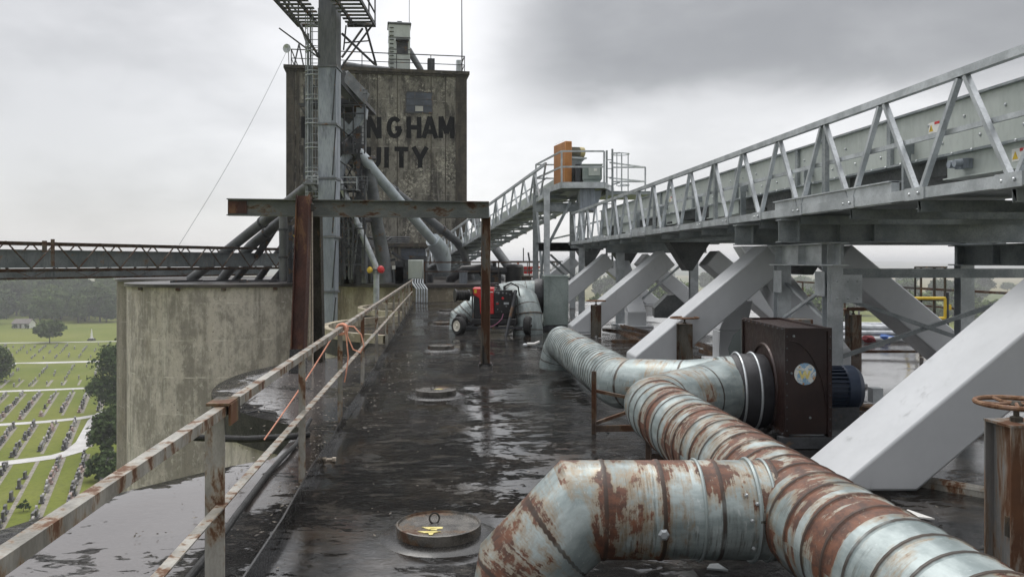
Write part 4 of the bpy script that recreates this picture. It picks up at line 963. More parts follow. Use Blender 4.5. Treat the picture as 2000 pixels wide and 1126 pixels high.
def c7(b):
    c = P(1005,550,37); b.lathe([(.35,0),(.42,.05),(.42,.75),(.35,.85),(0,.9)],16,(c.x,c.y,.74)); return c
clutter('roof_hatch','round black roof hatch on the far roof above the welder','hatch',c7,'black')
def c8(b):
    c = P(970,552,37); b.box((c.x-.6,c.y,.74),(c.x+.2,c.y+.6,1.25)); b.tube([(c.x-.4,c.y-.1,1.35),(c.x+.5,c.y-.1,1.3)],.16,12); b.tube([(c.x-.1,c.y,1.3),(c.x-.1,c.y,1.75)],.09,10); return c
clutter('pump_unit','dark pump unit with an upright stub behind the welder','machine',c8,'steel_dk')
for u0_,u1_,lb in ((985,1025,'pair of low pale beams lying on the far roof beside the railing'),):
    b = MB(); 
    for k in range(2): p = P(u0_,552-10*k,40+k); q = P(u1_+40,552-10*k,40+k); b.box((p.x,p.y,.74+k*.22),(q.x,p.y+.3,.90+k*.22))
    tag(b.build('pale_beam', M['white'], at=p), lb, 'beam')
ec = thing('electrical_cabinet','grey green electrical cabinet on posts at the end of the railing','cabinet',P(812,545,35.6))
p0,p1 = P(797,545,35.6),P(826,507,35.6); b = MB(); b.box((p0.x,35.6,p0.z),(p1.x,35.9,p1.z)); b.build('box', M['body'], ec, bevel=.02)
b = MB(); b.box((p0.x+.07,35.575,p0.z+.05),(p1.x-.02,35.6,p1.z-.04)); b.build('door', M['body'], ec, bevel=.008)
b = MB(); b.box((p0.x+.05,35.65,0),(p0.x+.12,35.75,p0.z)); b.box((p1.x-.12,35.65,0),(p1.x-.05,35.75,p0.z)); b.build('leg', M['steel_mid'], ec)
cd = thing('conduit_bundle','bundle of bent pale conduits dropping from the cabinet to the roof','conduits',P(818,590,35.2))
for k in range(5):
    x = P(806,545,35.4).x+k*.11; b = MB(); b.tube([(x,35.4,.98),(x,35.3,.80),(x+.22,35.0,.55),(x+.22,34.95,0)],.04,8); b.build('conduit', M['galv'], cd)
lb_ = thing('lamp_post','thin post with a small white box beside the red valve','post',P(770,548,36)); b = MB(); b.beam(P(770,562,36),P(769,524,36),.05); b.build('post', M['steel_mid'], lb_); b = MB(); b.cbox(P(769,522,35.9),(.13,.1,.16)); b.build('box', M['white'], lb_)
rs_ = thing('red_hoist_frame','red oxide steel hoist frame on the far roof at the right','hoist frame',P(1031,555,46))
b = MB(); c = OFF[rs_]
for x in (-.55,.55): 
    for y in (0,1): b.beam((c.x+x,c.y+y,.6),(c.x+x,c.y+y,1.75),.10)
b.build('leg', M['redrust'], rs_)
b = MB()
for z in (1.42,1.72):
    for y in (0,1): b.beam((c.x-.7,c.y+y,z),(c.x+.7,c.y+y,z),.09)
b.beam((c.x-.6,c.y,.95),(c.x+.1,c.y,1.4),.08); b.build('top_frame', M['redrust'], rs_)
b = MB(); b.box((c.x-.25,c.y-.05,.9),(c.x+.25,c.y+.4,1.42)); b.build('winch', M['red'], rs_)
b = MB(); b.tube([(c.x-.25,c.y,1.75),(c.x-.25,c.y,2.5)],.03,6); b.tube([(c.x+.1,c.y,1.75),(c.x+.02,c.y,2.25)],.05,6); b.build('mast', M['steel_dk'], rs_)
gb_ = thing('concrete_pier','stained greenish concrete pier beside the red hoist frame','pier',P(1028,575,36)); b = MB(); b.box(P(1019,588,35.8),P(1037,540,36.4)); b.box(P(1018,542,35.7),P(1040,538,36.5)); b.build('block', M['post_dk'], gb_)
yb = thing('yellow_bracket','small yellow steel bracket frame behind the brown post','bracket',P(572,460,39)); b = MB(); b.beam(P(560,461,39),P(585,461,39),.1); b.beam(P(580,440,39),P(580,480,39),.1); b.build('frame', M['yellow'], yb)
# ------------------------------------------------------------------ railing along the walkway
RX = -1.02
gr = thing('guard_railing','long rusted pale railing with posts running the length of the wet roof','railing',XO(RX,6,0))
pY = [-1.1,1.4,3.9,6.35,8.8,11.4,14.0,16.7,19.3,21.9,24.5,27.1,29.7,32.3]
up = Vector((0,0,1))
b = MB(); rg = random.Random(3)
segs = [(-1.1,3.9),(3.9,14.0),(14.0,24.5),(24.5,32.3)]
for a,c in segs:
    b2_ = MB(); p,q = XO(RX,a,1.0),XO(RX,c,1.0)
    b2_.section(p,q,[(-.025,.026),(.025,.026),(.025,-.020),(.017,-.020),(.017,.018),(-.025,.018)],(0,0,1)); b2_.build('top_rail', M['rail'], gr)
    b3_ = MB(); b3_.section(p-up*.46,q-up*.46,[(-.024,.022),(.024,.022),(.024,.014),(-.016,.014),(-.016,-.026),(-.024,-.026)],(0,0,1)); b3_.build('mid_rail', M['rail'], gr)
for Y in pY:
    b = MB(); p = XO(RX-.03,Y,0)
    if abs(Y-3.9) < .1:
        b.section(p+Vector((0,0,-.1)),p+Vector((0,0,.97)),[(-.046,-.042),(.046,-.042),(.046,.042),(.036,.042),(.036,-.032),(-.046,-.032)],(0,1,0))
    else:
        b.section(p+Vector((0,0,-.1)),p+Vector((0,0,.97)),[(-.026,-.028),(.026,-.028),(.026,.028),(.018,.028),(.018,-.020),(-.026,-.020)],(0,1,0))
    b.build('post', M['rail'], gr)
b = MB(); b.beam(XO(RX-.01,3.82,1.036),XO(RX-.01,4.03,1.036),.105,.012); b.beam(XO(RX+.042,3.84,.985),XO(RX+.042,4.02,.985),.01,.10); b.build('splice_plate', M['gantry_bk'], gr)
b = MB()
for a,c in zip(pY,pY[1:]):
    k = rg.uniform(-.012,.012); m_ = (a+c)/2
    b.beam(XO(RX+.03,a,.055),XO(RX+.05+k,m_,.05+k),.012,.115); b.beam(XO(RX+.05+k,m_,.05+k),XO(RX+.03,c,.055),.012,.115)
b.build('kerb_strip', M['kerb'], gr)
cb = MB(); pts = [XO(-1.33+.02*math.sin(i*1.3),1.5+i*.55,.035+.012*math.sin(i*2.1)) for i in range(14)]; cb.tube(pts,.022,10)
tag(cb.build('roof_cable', M['rubber'], at=pts[0]), 'black cable lying on the roof just outside the railing', 'cable')
cp = MB(); cp.tube([G(380,858,.02)+Vector((0,0,.02)),G(480,857,.04),G(560,853,.04),G(604,848,.04)],.032,10)
tag(cp.build('drain_pipe', M['rubber'], at=G(480,857)), 'black drain pipe crossing the gap between the two nearest silo tops', 'pipe')
# orange rope tied to the rail
ro = thing('orange_rope','orange rope knotted round the railing and running down to the silo edge','rope',XO(RX,8.6,1.0))
def sag(p,q,n,s): return [p.lerp(q,i/n)-Vector((0,0,s*math.sin(math.pi*i/n))) for i in range(n+1)]
kx = XO(RX,8.66,1.0)
b = MB(); b.tube(sag(kx+Vector((-.03,-.02,.02)),G(516,858,.05),10,.03),.007,8); b.build('taut_line', M['rope'], ro)
b = MB(); 
for dy in (-.02,.0,.02,.045): b.torus(kx+Vector((0,dy,-.005)),.052,.013,16,6,(0,1,.1*dy*10))
b.build('knot', M['rope'], ro)
b = MB(); b.tube([kx+Vector((.03,0,.03)),kx+Vector((.13,.0,.02)),kx+Vector((.21,-.03,-.06)),kx+Vector((.24,-.03,-.18)),kx+Vector((.20,-.02,-.25)),kx+Vector((.12,0,-.22)),kx+Vector((.06,0,-.08)),kx+Vector((.05,0,.02))],.007,8)
b.tube([kx+Vector((.03,-.02,.03)),kx+Vector((.055,-.03,-.1)),kx+Vector((.075,-.03,-.3)),kx+Vector((.05,-.03,-.48)),kx+Vector((.035,-.03,-.56))],.007,8); b.build('loose_end', M['rope'], ro)

# ------------------------------------------------------------------ steel gantry
gy = 13.35
gn = thing('steel_gantry','rusted steel gantry with a long grey beam on leaning brown and black posts','gantry',XO(-.4,gy,0))
zt,zb_ = CH+(V0-388)/F*gy, CH+(V0-421)/F*gy
bl, brt = Vector(((445-U0)/F*gy,gy,(zt+zb_)/2)), Vector(((955-U0)/F*(gy+.25),gy+.25,(zt+zb_)/2-.03))
b = MB(); b.ibeam(bl,brt,.16,zt-zb_,.016,.012); b.build('beam', M['gantry_gr'], gn)
b = MB(); b.cbox(bl+Vector((.16,-.012,0)),(.30,.012,.2)); b.lathe([(.03,0),(.03,.01)],12,bl+Vector((.12,-.02,.02)),(0,-1,0)); b.build('end_plate', M['gantry'], gn)
f0 = Vector(((582-U0)/F*12.7,12.7,-.02)); f1 = Vector(((594-U0)/F*13.15,13.15,zt+.03))
b = MB(); b.ibeam(f0,f1,.21,.21,.014,.011,(-1,.0,0)); b.build('front_post', M['gantry'], gn)
b = MB(); b.beam(f0,f0+(f1-f0)*.13,.235,.225,(-1,0,0)); b.build('tar_base', M['kerb'], gn)
k0 = Vector(((623-U0)/F*14.0,14.0,-.02)); k1 = Vector(((617-U0)/F*13.6,13.6,zb_+.02))
b = MB(); b.ibeam(k0,k1,.18,.18,.014,.011,(-1,0,0)); b.build('rear_post', M['gantry_bk'], gn)
r0 = Vector(((948-U0)/F*13.6,13.6,-.02)); r1 = Vector(((949-U0)/F*13.6,13.6,zb_-.01))
b = MB(); b.ibeam(r0,r1,.15,.15,.012,.010,(-1,0,0)); b.build('right_post', M['gantry_mix'], gn)
b = MB(); b.cbox(r0+Vector((0,0,.03)),(.2,.22,.04)); b.beam(r0+Vector((-.03,-.09,.02)),r0+Vector((-.03,-.09,.35)),.03); b.lathe([(.13,0),(.11,.05)],10,r0); b.build('base_plate', M['kerb'], gn)
pu = thing('rope_hoist','chain block with two pale ropes hanging from the gantry beam','hoist',P(608,395,13.1))
b = MB(); c = P(608,396,13.2); b.lathe([(.0,-.07),(.05,-.06),(.055,.05),(0,.07)],12,c+Vector((0,0,-.07))); b.torus(c+Vector((0,0,.08)),.035,.01,14,6,(0,1,0)); b.cbox(c+Vector((0,0,.14)),(.05,.05,.06)); b.build('block', M['gantry_bk'], pu)
for u,vv in ((605,668),(611,715)):
    b = MB(); b.tube(sag(P(607 if u<608 else 609.5,402,13.2),P(u,vv,13.2),8,0),.011,6); b.build('rope', M['rope_lt'], pu)

# ------------------------------------------------------------------ manhole lids
def lid(mark):
    o = thing('manhole_cover','x','manhole cover'); OFF[o] = Vector()
    b = MB(); b.lathe([(.262,.02),(.262,.085),(.252,.088),(.246,.074),(.10,.076),(0,.077)],48); b.build('lid', M['lid'], o)
    b = MB(); b.lathe([(.40,-.01),(.35,.012),(.30,.022),(.255,.026)],40); b.build('collar', M['kerb'], o)
    b = MB(); b.torus((-.03,.03,.105),.032,.0055,14,6,(.4,-1,.2)); b.build('ring_handle', M['gantry_bk'], o)
    if mark:
        b = MB()
        for pts in mark: b.prism([(x,y,.0765) for x,y in pts],(0,0,.003))
        b.build('paint_mark', M['ylw_worn'], o)
    return o
M['lid'] = paint('wet_cast_lid', (.05,.047,.042),(.15,.14,.125), 9, .25, .2, bump=1.0, rust=.22, rdark=.6)
M['tar_ring'] = paint('tar_collar', (.008,.008,.008),(.028,.025,.022), 8, .5, bump=.8)
m1 = [[(-.10,-.055),(.03,-.055),(.03,-.085),(-.055,-.10)],[(-.045,-.085),(-.005,-.085),(.0,-.115),(-.035,-.115)],[(-.115,-.135),(.025,-.135),(-.02,-.165),(-.075,-.165)],[(-.05,-.16),(-.015,-.16),(-.02,-.20),(-.04,-.20)]]
l1 = lid(m1); l1['label'] = 'big near manhole cover with a yellow painted mark on its wet top'; l1['group'] = 'manhole covers down the roof'; l1.location = G(857,1022,.08)-Vector((0,0,.08))
m2 = [[(-.02,.02),(.10,.02),(.08,.06),(.0,.05)]]
l2 = lid(m2); l2['label'] = 'second manhole cover from the camera with a small yellow smudge'; l2['group'] = l1['group']; l2.location = G(851,757,.1)-Vector((0,0,.1)); l2.rotation_euler.z = .3
l3 = lid(None); l3['label'] = 'third manhole cover, in front of the wheels of the red welder'; l3['group'] = l1['group']; l3.location = G(861,674,.08)-Vector((0,0,.08))
for (u,v),lb in (((864,631),'fourth manhole cover, beside the left wheel of the red welder'),((872,606),'farthest manhole cover, near the pale wall at the roof end')):
    dup(l3, G(u,v,.05)-Vector((0,0,.05)), .5, lb)
bt = MB(); bt.torus((0,0,.03),.05,.016,14,6,(0,.3,1),0,4.6); bt.cbox((.05,0,.03),(.03,.03,.03)); o = bt.build('rope_scrap', M['rope_lt']); o.location = G(641,903); tag(o,'small pale scrap of rope lying beside the kerb strip','scrap')

# ------------------------------------------------------------------ ducts and blowers
def ribbed(pts, r, pitch, rib=.010, wr=.016):
    """centre line -> points and radii with a raised seam every pitch metres"""
    out=[]; rs=[]; acc=0.0
    for i,(p,q) in enumerate(zip(pts,pts[1:])):
        p,q = Vector(p),Vector(q); Lg = (q-p).length
        if i == 0: out.append(p); rs.append(r)
        k = math.ceil((acc+wr)/pitch-.5)
        while (k+.5)*pitch-acc < Lg-wr*1.2:
            m_ = (k+.5)*pitch-acc; k += 1
            if m_ < wr*1.2: continue
            for dd,rr in ((-wr,r),(-wr*.45,r+rib),(wr*.45,r+rib),(wr,r)):
                out.append(p.lerp(q,(m_+dd)/Lg)); rs.append(rr)
        acc += Lg
        out.append(q); rs.append(r)
    return out, rs
def DX(xo, Y, z): return XO(xo, Y, z)
ZA, R = .37, .268
# --- near duct set, pipes B (towards the camera) and A (branch with hood)
jB = DX(1.93,7.25,ZA+.03); eB = DX(1.90,.3,ZA)
nd = thing('rusted_duct','rusted ribbed duct in the foreground with a hooded branch bending down to the left','duct',DX(1.9,4.4,0))
pts,rs = ribbed([jB,DX(1.93,4.45,ZA),eB], R, .19); b = MB(); b.tube(pts,rs,40); b.build('ribbed_pipe', M['duct'], nd)
aJ = DX(1.93,4.42,ZA); aE = Vector((.37,4.42,ZA)); aK = Vector((.03,4.40,.03))
pts,rs = ribbed([aJ,aE], .258, .30, .006); pts.append(Vector((.06,4.40,.06))); rs.append(.25); pts.append(Vector((.0,4.40,-.25))); rs.append(.245)
b = MB(); b.tube(pts,rs,40); b.build('hooded_branch', M['duct_br'], nd)
b = MB(); 
for xx in (aE.x+.62, aE.x+.98): b.torus(Vector((xx,4.42,ZA)),.262,.009,36,6,(1,0,0))
b.torus(Vector((1.27,4.42,ZA)),.264,.012,36,6,(1,0,0)); b.build('clamp_band', M['duct_fit'], nd)
b = MB(); b.bolts([(aE.x+.40,4.42-.262,ZA-.05)],.03); b.bolts([(1.20,4.42-.225,ZA+.14),(1.22,4.42-.258,ZA+.02),(1.235,4.42-.23,ZA-.13),(1.25,4.42-.24,ZA+.1)],.010); b.build('bolt', M['galv'], nd)
b = MB(); b.cbox((1.30,4.42-.268,ZA+.015),(.075,.012,.012)); b.build('strap', M['gantry_bk'], nd)
# --- Y piece to the blower
inl = Vector((2.50,8.18,.42)); fl0 = Vector((2.14,8.18,.42))
yp = thing('duct_elbow','rust stained forked duct piece joining both ribbed pipes to the brown blower','duct',fl0)
jC = DX(1.96,8.95,ZA+.03)
b = MB(); b.tube([jB-Vector((.0,.02,0)),jB+Vector((.01,.16,0)),Vector((jB.x+.22,7.62,ZA+.05)),Vector((jB.x+.55,7.92,.42)),fl0+Vector((0,-.03,0))],[R*.99,R*.99,R*.99,.29,.33],36); b.build('near_fork', M['duct_fit'], yp)
b = MB(); b.tube([jC+Vector((0,.02,0)),jC-Vector((-.02,.14,0)),Vector((jC.x+.28,8.58,ZA+.05)),Vector((jC.x+.62,8.32,.42)),fl0+Vector((0,.03,0))],[R*.99,R*.99,R*.99,.29,.33],36); b.build('far_fork', M['duct_fit'], yp)
b = MB(); b.tube([fl0-Vector((.1,0,0)),fl0+Vector((.05,0,0))],[.335,.345],36); b.build('collar', M['duct_plain'], yp)
# --- far ribbed duct C
eC = DX(1.97,12.85,ZA+.04)
fd = thing('ribbed_duct','clean ribbed duct running away from the fork to an elbow turned down into the roof','duct',DX(1.96,11,0))
pts,rs = ribbed([jC,eC], R, .145, .009); b = MB(); b.tube(pts,rs,36); b.build('ribbed_pipe', M['duct_plain'], fd)
b = MB(); b.tube([eC-Vector((-.02,.06,0)),eC+Vector((-.01,.10,-.0)),eC+Vector((-.06,.24,-.14)),eC+Vector((-.10,.26,-.32)),eC+Vector((-.10,.26,-.6))],[R,R*1.02,R*1.02,R*1.02,R*1.04],36); b.build('end_elbow', M['duct_plain'], fd)
# --- stands for the ducts
def stand(name, label, p, h, w_, far):
    o = thing(name, label, 'duct stand', p); b = MB(); b.angle(p,p+Vector((0,0,h)),.045,.006,(0,1,0)); b.build('upright', M['brown_scrap'], o)
    b = MB(); b.beam(p+Vector((0,0,.05)),p+Vector((w_,.05,.05)),.05,.06); b.build('foot', M['brown_scrap'], o)
    if far: b = MB(); b.beam(p+Vector((0,.02,.42)),p+Vector((w_*.55,.05,.33)),.04,.03); b.beam(p+Vector((0,.02,.1)),p+Vector((w_*.6,.05,.25)),.04,.03); b.build('brace', M['brown_scrap'], o)
stand('duct_stand','tall thin rusty angle stand with a brace beside the clean ribbed duct',G(1164,846),.62,.75,True)
stand('duct_stand','short rusty angle stub beside the rusted ribbed duct',G(1271,905)+Vector((0,0,0)),.42,.3,False)
# --- blower
def blower(name, label, c0, dims, mat, inlet, motor, sticker):
    x0,y0 = c0; W_,D_,H_ = dims
    o = thing(name, label, 'blower', (x0,y0,0))
    cx,cz = y0+D_*.5, H_*.50
    b = MB(); b.box((x0+.02,y0+.02,.12),(x0+W_-.02,y0+D_-.02,H_-.02)); b.build('housing', M[mat], o, bevel=.008)
    b = MB()
    for x in (x0,x0+W_-.035):
        for (q0,q1) in (((y0,.0),(y0,H_)),((y0+D_-.035,.0),(y0+D_-.035,H_))): b.box((x,q0[0],q0[1]),(x+.035,q0[0]+.035,q1[1]))
        b.box((x,y0+.035,H_-.035),(x+.035,y0+D_-.035,H_)); b.box((x,y0+.035,.1),(x+.035,y0+D_-.035,.135))
    b.box((x0+.035,y0,H_-.03),(x0+W_-.035,y0+.03,H_)); b.box((x0+.035,y0+D_-.03,H_-.03),(x0+W_-.035,y0+D_,H_)); b.build('frame', M[mat], o)
    b = MB(); b.torus((x0+.021,cx,cz-.1),.43,.02,40,6,(1,0,0)); b.build('inlet_flange', M[mat], o)
    b = MB()
    pr = [(y0+D_*.5+math.cos(a)*D_*(.30+.035*a/3), cz+math.sin(a)*D_*(.30+.035*a/3)) for a in [i*.25 for i in range(14)]]
    b.bolts([(x0+W_*.2,y0+.02,H_*.93),(x0+W_*.55,y0+.02,H_*.25),(x0+W_*.15,y0+.02,H_*.62)],.012)
    b.build('bolt', M['galv_dark'], o)
    b = MB()
    for k in range(9):
        z_ = .16+k*(H_-.24)/8
        for x_ in (x0+.017,x0+W_-.017): b.bolts([(x_,y0,z_)],.008)
    for k in range(11): b.bolts([(x0,y0+.06+k*(D_-.12)/10,H_-.017),(x0,y0+.06+k*(D_-.12)/10,.118)],.008,(-1,0,0))
    b.build('frame_bolt', M['steel_dk'], o)
    b = MB(); sc0 = [(x0+W_*(.10+.82*math.sin(k*.13)),y0+.016,.2+(H_-.32)*math.cos(k*.13)) for k in range(0,12)]; b.tube(sc0,.006,6); b.build('scroll_seam', M[mat], o)
    b = MB(); b.box((x0-.05,y0-.02,.0),(x0+W_+.75,y0+.08,.10)); b.box((x0-.05,y0+D_-.08,.0),(x0+W_+.75,y0+D_+.02,.10)); b.box((x0+W_+.65,y0+.08,0),(x0+W_+.74,y0+D_-.08,.09)); b.build('base_frame', M['steel_dk'], o)
    if motor:
        mc = Vector((x0+W_+.02,y0+D_*.42,.46)); b = MB(); b.lathe([(.19,.02),(.19,.34)],28,mc,(1,0,0))
        for k in range(30):
            a = k*2*math.pi/30; d_ = Vector((0,math.cos(a),math.sin(a))); p = mc+d_*.20; b.beam(p+Vector((.03,0,0)),p+Vector((.33,0,0)),.010,.04,tuple(d_))
        mo = b.build('motor', M['motor'], o)
        b = MB(); b.lathe([(.215,.30),(.225,.31),(.225,.41),(.19,.46),(.10,.475),(0,.475)],28,mc,(1,0,0)); b.build('fan_cowl', M['motor'], mo)
        b = MB(); b.box((mc.x+.05,mc.y-.2,.1),(mc.x+.4,mc.y+.2,.30)); b.build('motor_mount', M['steel_dk'], mo)
        b = MB(); b.cbox((mc.x+.62,mc.y-.05,mc.z-.06),(.10,.12,.14)); b.build('junction_box', M['galv'], mo)
    if sticker:
        sc_ = Vector((x0+W_*.44,y0+.018,H_*.615)); 
        b = MB(); b.lathe([(.10,0),(.10,.003),(0,.003)],32,sc_,(0,-1,0)); s_ = b.build('round_sticker', M['sticker'], o)
        b = MB()
        for pts_ in ([(-.062,.03),(-.042,.034),(-.028,-.012),(-.012,.03),(.006,.03),(.018,-.012),(.034,.034),(.052,.03),(.026,-.045),(.010,-.045),(-.003,-.004),(-.018,-.045),(-.034,-.045)],): b.prism([sc_+Vector((x_,-.004,z_)) for x_,z_ in pts_],(0,-.002,0))
        b.build('sticker_mark', M['ylw_worn'], s_)
    return o
n = N('faded_round_sticker'); vv = n.noise(n.pos, 14, 5, .7, 1); col = n.mix(n.ramp(vv,.48,.53), (.20,.36,.52), (.62,.63,.58)); v2 = n.noise(n.map(n.pos,(1,1,.45),(3,0,1)), 22, 5, .7); col = n.mix(n.ramp(v2,.56,.62), col, (.42,.22,.06)); M['sticker'] = n.fin(col,.4)
b1o = blower('centrifugal_blower','dark brown square blower with a round faded sticker and a blue black motor',(2.50,7.50),(.43,1.42,1.10),'blower',inl,True,True)
fx = thing('flexible_sleeve','black flexible sleeve with two bright clamp rings at the brown blower inlet','duct sleeve',inl)
b = MB(); b.tube([fl0+Vector((.04,0,0)),fl0+Vector((.12,0,0)),fl0+Vector((.20,0,0)),fl0+Vector((.28,0,0)),inl+Vector((.01,0,0))],[.350,.375,.365,.375,.36],40); b.build('sleeve', M['flex'], fx)
for k in (.10,.25): b = MB(); b.torus(fl0+Vector((k,0,0)),.378,.012,44,6,(1,0,0)); b.build('clamp_ring', M['galv'], fx)
hd2 = thing('curved_hood','dull galvanised curved hood behind the brown blower','hood',P(1428,680,9.4))
b = MB(); pr = [P(1447,640,9.2),P(1432,655,9.2),P(1422,680,9.2),P(1426,705,9.2),P(1432,728,9.2),P(1447,735,9.2)]; b.prism(pr,(.5,.55,0)); b.build('hood', M['duct_old'], hd2)
# --- second blower set near the welder
b3o = blower('centrifugal_blower','grey green square blower with a black sleeve behind the far valve post',(.80,20.6),(.62,1.5,1.36),'blower_gr',None,False,False)
fx2 = thing('flexible_sleeve','black flexible sleeve at the grey green far blower','duct sleeve',(.78,21.3,.75))
b = MB(); b.tube([(.80,21.2,.82),(.70,21.2,.82),(.58,21.2,.82)],[.45,.47,.44],32); b.build('sleeve', M['flex'], fx2)
d0 = thing('duct_elbow','dull galvanised elbow turning down to the roof behind the red welder','duct',(.3,19.6,0))
b = MB(); b.tube([(.60,21.2,.82),(.1,21.2,.80),(-.35,21.0,.74)],[.42,.42,.40],32); b.build('header', M['duct_old'], d0)
b = MB(); b.tube([(.02,20.9,.78),(.10,20.4,.78),(.28,19.95,.70),(.36,19.7,.45),(.38,19.62,.1),(.38,19.6,-.2)],[.36,.37,.37,.36,.36,.36],32); b.build('elbow', M['duct_old'], d0)
b = MB(); b.torus((.10,20.4,.78),.372,.012,32,6,(.25,-.9,0)); b.torus((.36,19.68,.42),.366,.012,32,6,(.1,-.25,-.9)); b.build('seam', M['truss_old'], d0)
d1 = thing('duct_hood','pale galvanised sloping duct hood behind the left wheel of the welder','duct',(-1.3,21,0))
b = MB(); b.tube([(-.35,21.0,.62),(-.75,21.0,.60),(-1.22,21.0,.24),(-1.28,21.0,-.2)],[.38,.38,.37,.36],32); b.build('hood', M['duct_fit2'] if 'duct_fit2' in M else M['duct_plain'], d1)

# ------------------------------------------------------------------ valve posts with handwheels
def valve(h, mat, wheel, wr):
    o = thing('valve_post','x','valve'); OFF[o] = Vector()
    b = MB(); b.section((-.075,0,0),(-.075,0,h),[(-.028,.10),(.028,.10),(.028,.09),(-.018,.09),(-.018,-.09),(.028,-.09),(.028,-.10),(-.028,-.10)],(0,1,0)); b.section((.075,0,0),(.075,0,h),[(.028,.10),(-.028,.10),(-.028,.09),(.018,.09),(.018,-.09),(-.028,-.09),(-.028,-.10),(.028,-.10)],(0,1,0))
    b.build('channel', M[mat], o)
    b = MB(); b.box((-.10,-.102,.05),(.10,-.094,h-.002)); b.build('face_plate', M[mat], o)
    b = MB(); b.box((-.105,-.105,h),(.105,.105,h+.012)); b.build('cap_plate', M[mat], o)
    b = MB(); b.lathe([(.014,h),(.014,h+.09)],10); b.lathe([(.03,h+.012),(.03,h+.035),(.018,h+.04)],8); b.lathe([(.028,h+.075),(.034,h+.10),(.02,h+.115)],10); b.build('stem', M['gantry_bk'], o)
    hw = MB(); zc = h+.105; hw.torus((0,0,zc),wr,.013,40,8); 
    for k in range(5):
        a = k*2*math.pi/5+.3; hw.tube([(.02*math.cos(a),.02*math.sin(a),zc),(wr*.5*math.cos(a+.08),wr*.5*math.sin(a+.08),zc-.006),(wr*math.cos(a),wr*math.sin(a),zc)],.009,6)
    hw.build('handwheel', M[wheel], o)
    b = MB(); b.box((-.03,-.02,.05),(.03,.02,h*.9)); b.cbox((-.06,-.04,h*.42),(.03,.05,.10)); b.build('screw_bar', M['gantry_bk'], o)
    return o
M['wheel'] = paint('rusty_handwheel', (.17,.085,.05), (.27,.17,.12), 9, .7, .1, rust=.5, rs=8, bump=.3)
grp = 'valve posts with handwheels'
v1 = valve(.88,'post','wheel',.185); v1['label'] = 'near valve post with a rusty handwheel and orange streaks, at the right edge'; v1['group'] = grp; v1.location = G(1985,1165); v1.rotation_euler.z = .10
yb_ = MB(); 
v2 = valve(.72,'post_dk','wheel',.22); v2['label'] = 'valve post with a wide handwheel in front of the second white chute'; v2['group'] = grp; v2.location = G(1337,722); v2.rotation_euler.z = .05
dup(v2, G(1164,658), .1, 'valve post standing in front of the third white chute'); dup(v2, G(1088,640), .0, 'dark valve post beside the grey green far blower')
dup(v2, XO(7.7,15.2,0), .3, 'distant valve post seen behind the tower bracing on the right')

# ------------------------------------------------------------------ engine driven welder on a cart
wy = 19.3
def wx(u, Y=wy): return (u-U0)/F*Y
def wz(v, Y=wy): return CH-(v-V0)/F*Y
we = thing('engine_welder','red and black engine driven welder on a four wheeled cart','welder',(wx(960),wy,0))
bx0,bx1,zb0,zb1 = wx(925),wx(1006),wz(622),wz(563)
b = MB(); b.box((bx0,wy+.02,zb0),(bx1,wy+1.15,zb1-.08)); b.build('body', M['black'], we, bevel=.02)
b = MB(); b.prism([(wx(922),wy,wz(563)),(wx(964),wy,wz(563)),(wx(965),wy,wz(613)),(wx(938),wy,wz(613)),(wx(936),wy,wz(582)),(wx(924),wy,wz(575))],(0,1.18,0)); b.build('red_cover', M['red'], we, bevel=.012)
b = MB(); b.box((wx(966),wy-.03,wz(612)),(wx(1001),wy+.02,wz(566))); pn = b.build('control_panel', M['black'], we, bevel=.01)
b = MB()
for u,v,r_ in ((974,573,.022),(982,572,.022),(989,573,.022),(996,575,.018),(971,590,.02),(989,598,.02),(972,604,.018),(980,608,.014),(996,606,.016)): b.lathe([(r_,0),(r_,.02),(r_*.6,.03)],12,(wx(u),wy-.03,wz(v)),(0,-1,0))
b.build('knob', M['steel_mid'], pn)
b = MB(); b.lathe([(.03,0),(.03,.015),(0,.02)],14,(wx(982),wy-.03,wz(582)),(0,-1,0)); b.box((wx(969),wy-.034,wz(594)),(wx(974),wy-.03,wz(591))); b.build('red_dial', M['red'], pn)
b = MB(); b.box((wx(984),wy-.034,wz(594)),(wx(994),wy-.03,wz(590))); b.box((wx(968),wy-.034,wz(571)),(wx(976),wy-.03,wz(570))); b.build('plate', M['galv'], pn)
b = MB(); b.box((wx(926),wy-.004,wz(572)),(wx(931),wy,wz(565))); b.build('warning_label', M['yellow'], we)
b = MB(); b.box((wx(957),wy-.004,wz(571)),(wx(963),wy,wz(569))); b.build('white_label', M['white'], we)
b = MB(); b.box((bx0-.05,wy-.02,wz(634)),(bx1+.06,wy+1.2,wz(622))); b.build('fuel_tray', M['black'], we, bevel=.02)
b = MB(); b.tube([(wx(940),wy+.5,zb1-.05),(wx(940),wy+.5,zb1+.12),(wx(946),wy+.5,zb1+.16)],.035,10); b.tube([(wx(985),wy+.4,zb1-.1),(wx(985),wy+.4,zb1+.05)],.03,8); b.cbox((wx(972),wy+.3,zb1-.04),(.10,.10,.08)); b.build('exhaust', M['steel_dk'], we)
fr = MB(); zf = wz(640); 
for yy in (wy+.02,wy+1.1): fr.beam((wx(898),yy,zf),(wx(1040),yy,zf),.06)
for xx in (wx(900),wx(970),wx(1036)): fr.beam((xx,wy,zf),(xx,wy+1.15,zf),.06)
fr.beam((wx(924),wy,zf),(wx(922),wy,wz(563)),.035); fr.build('cart_frame', M['steel_dk'], we)
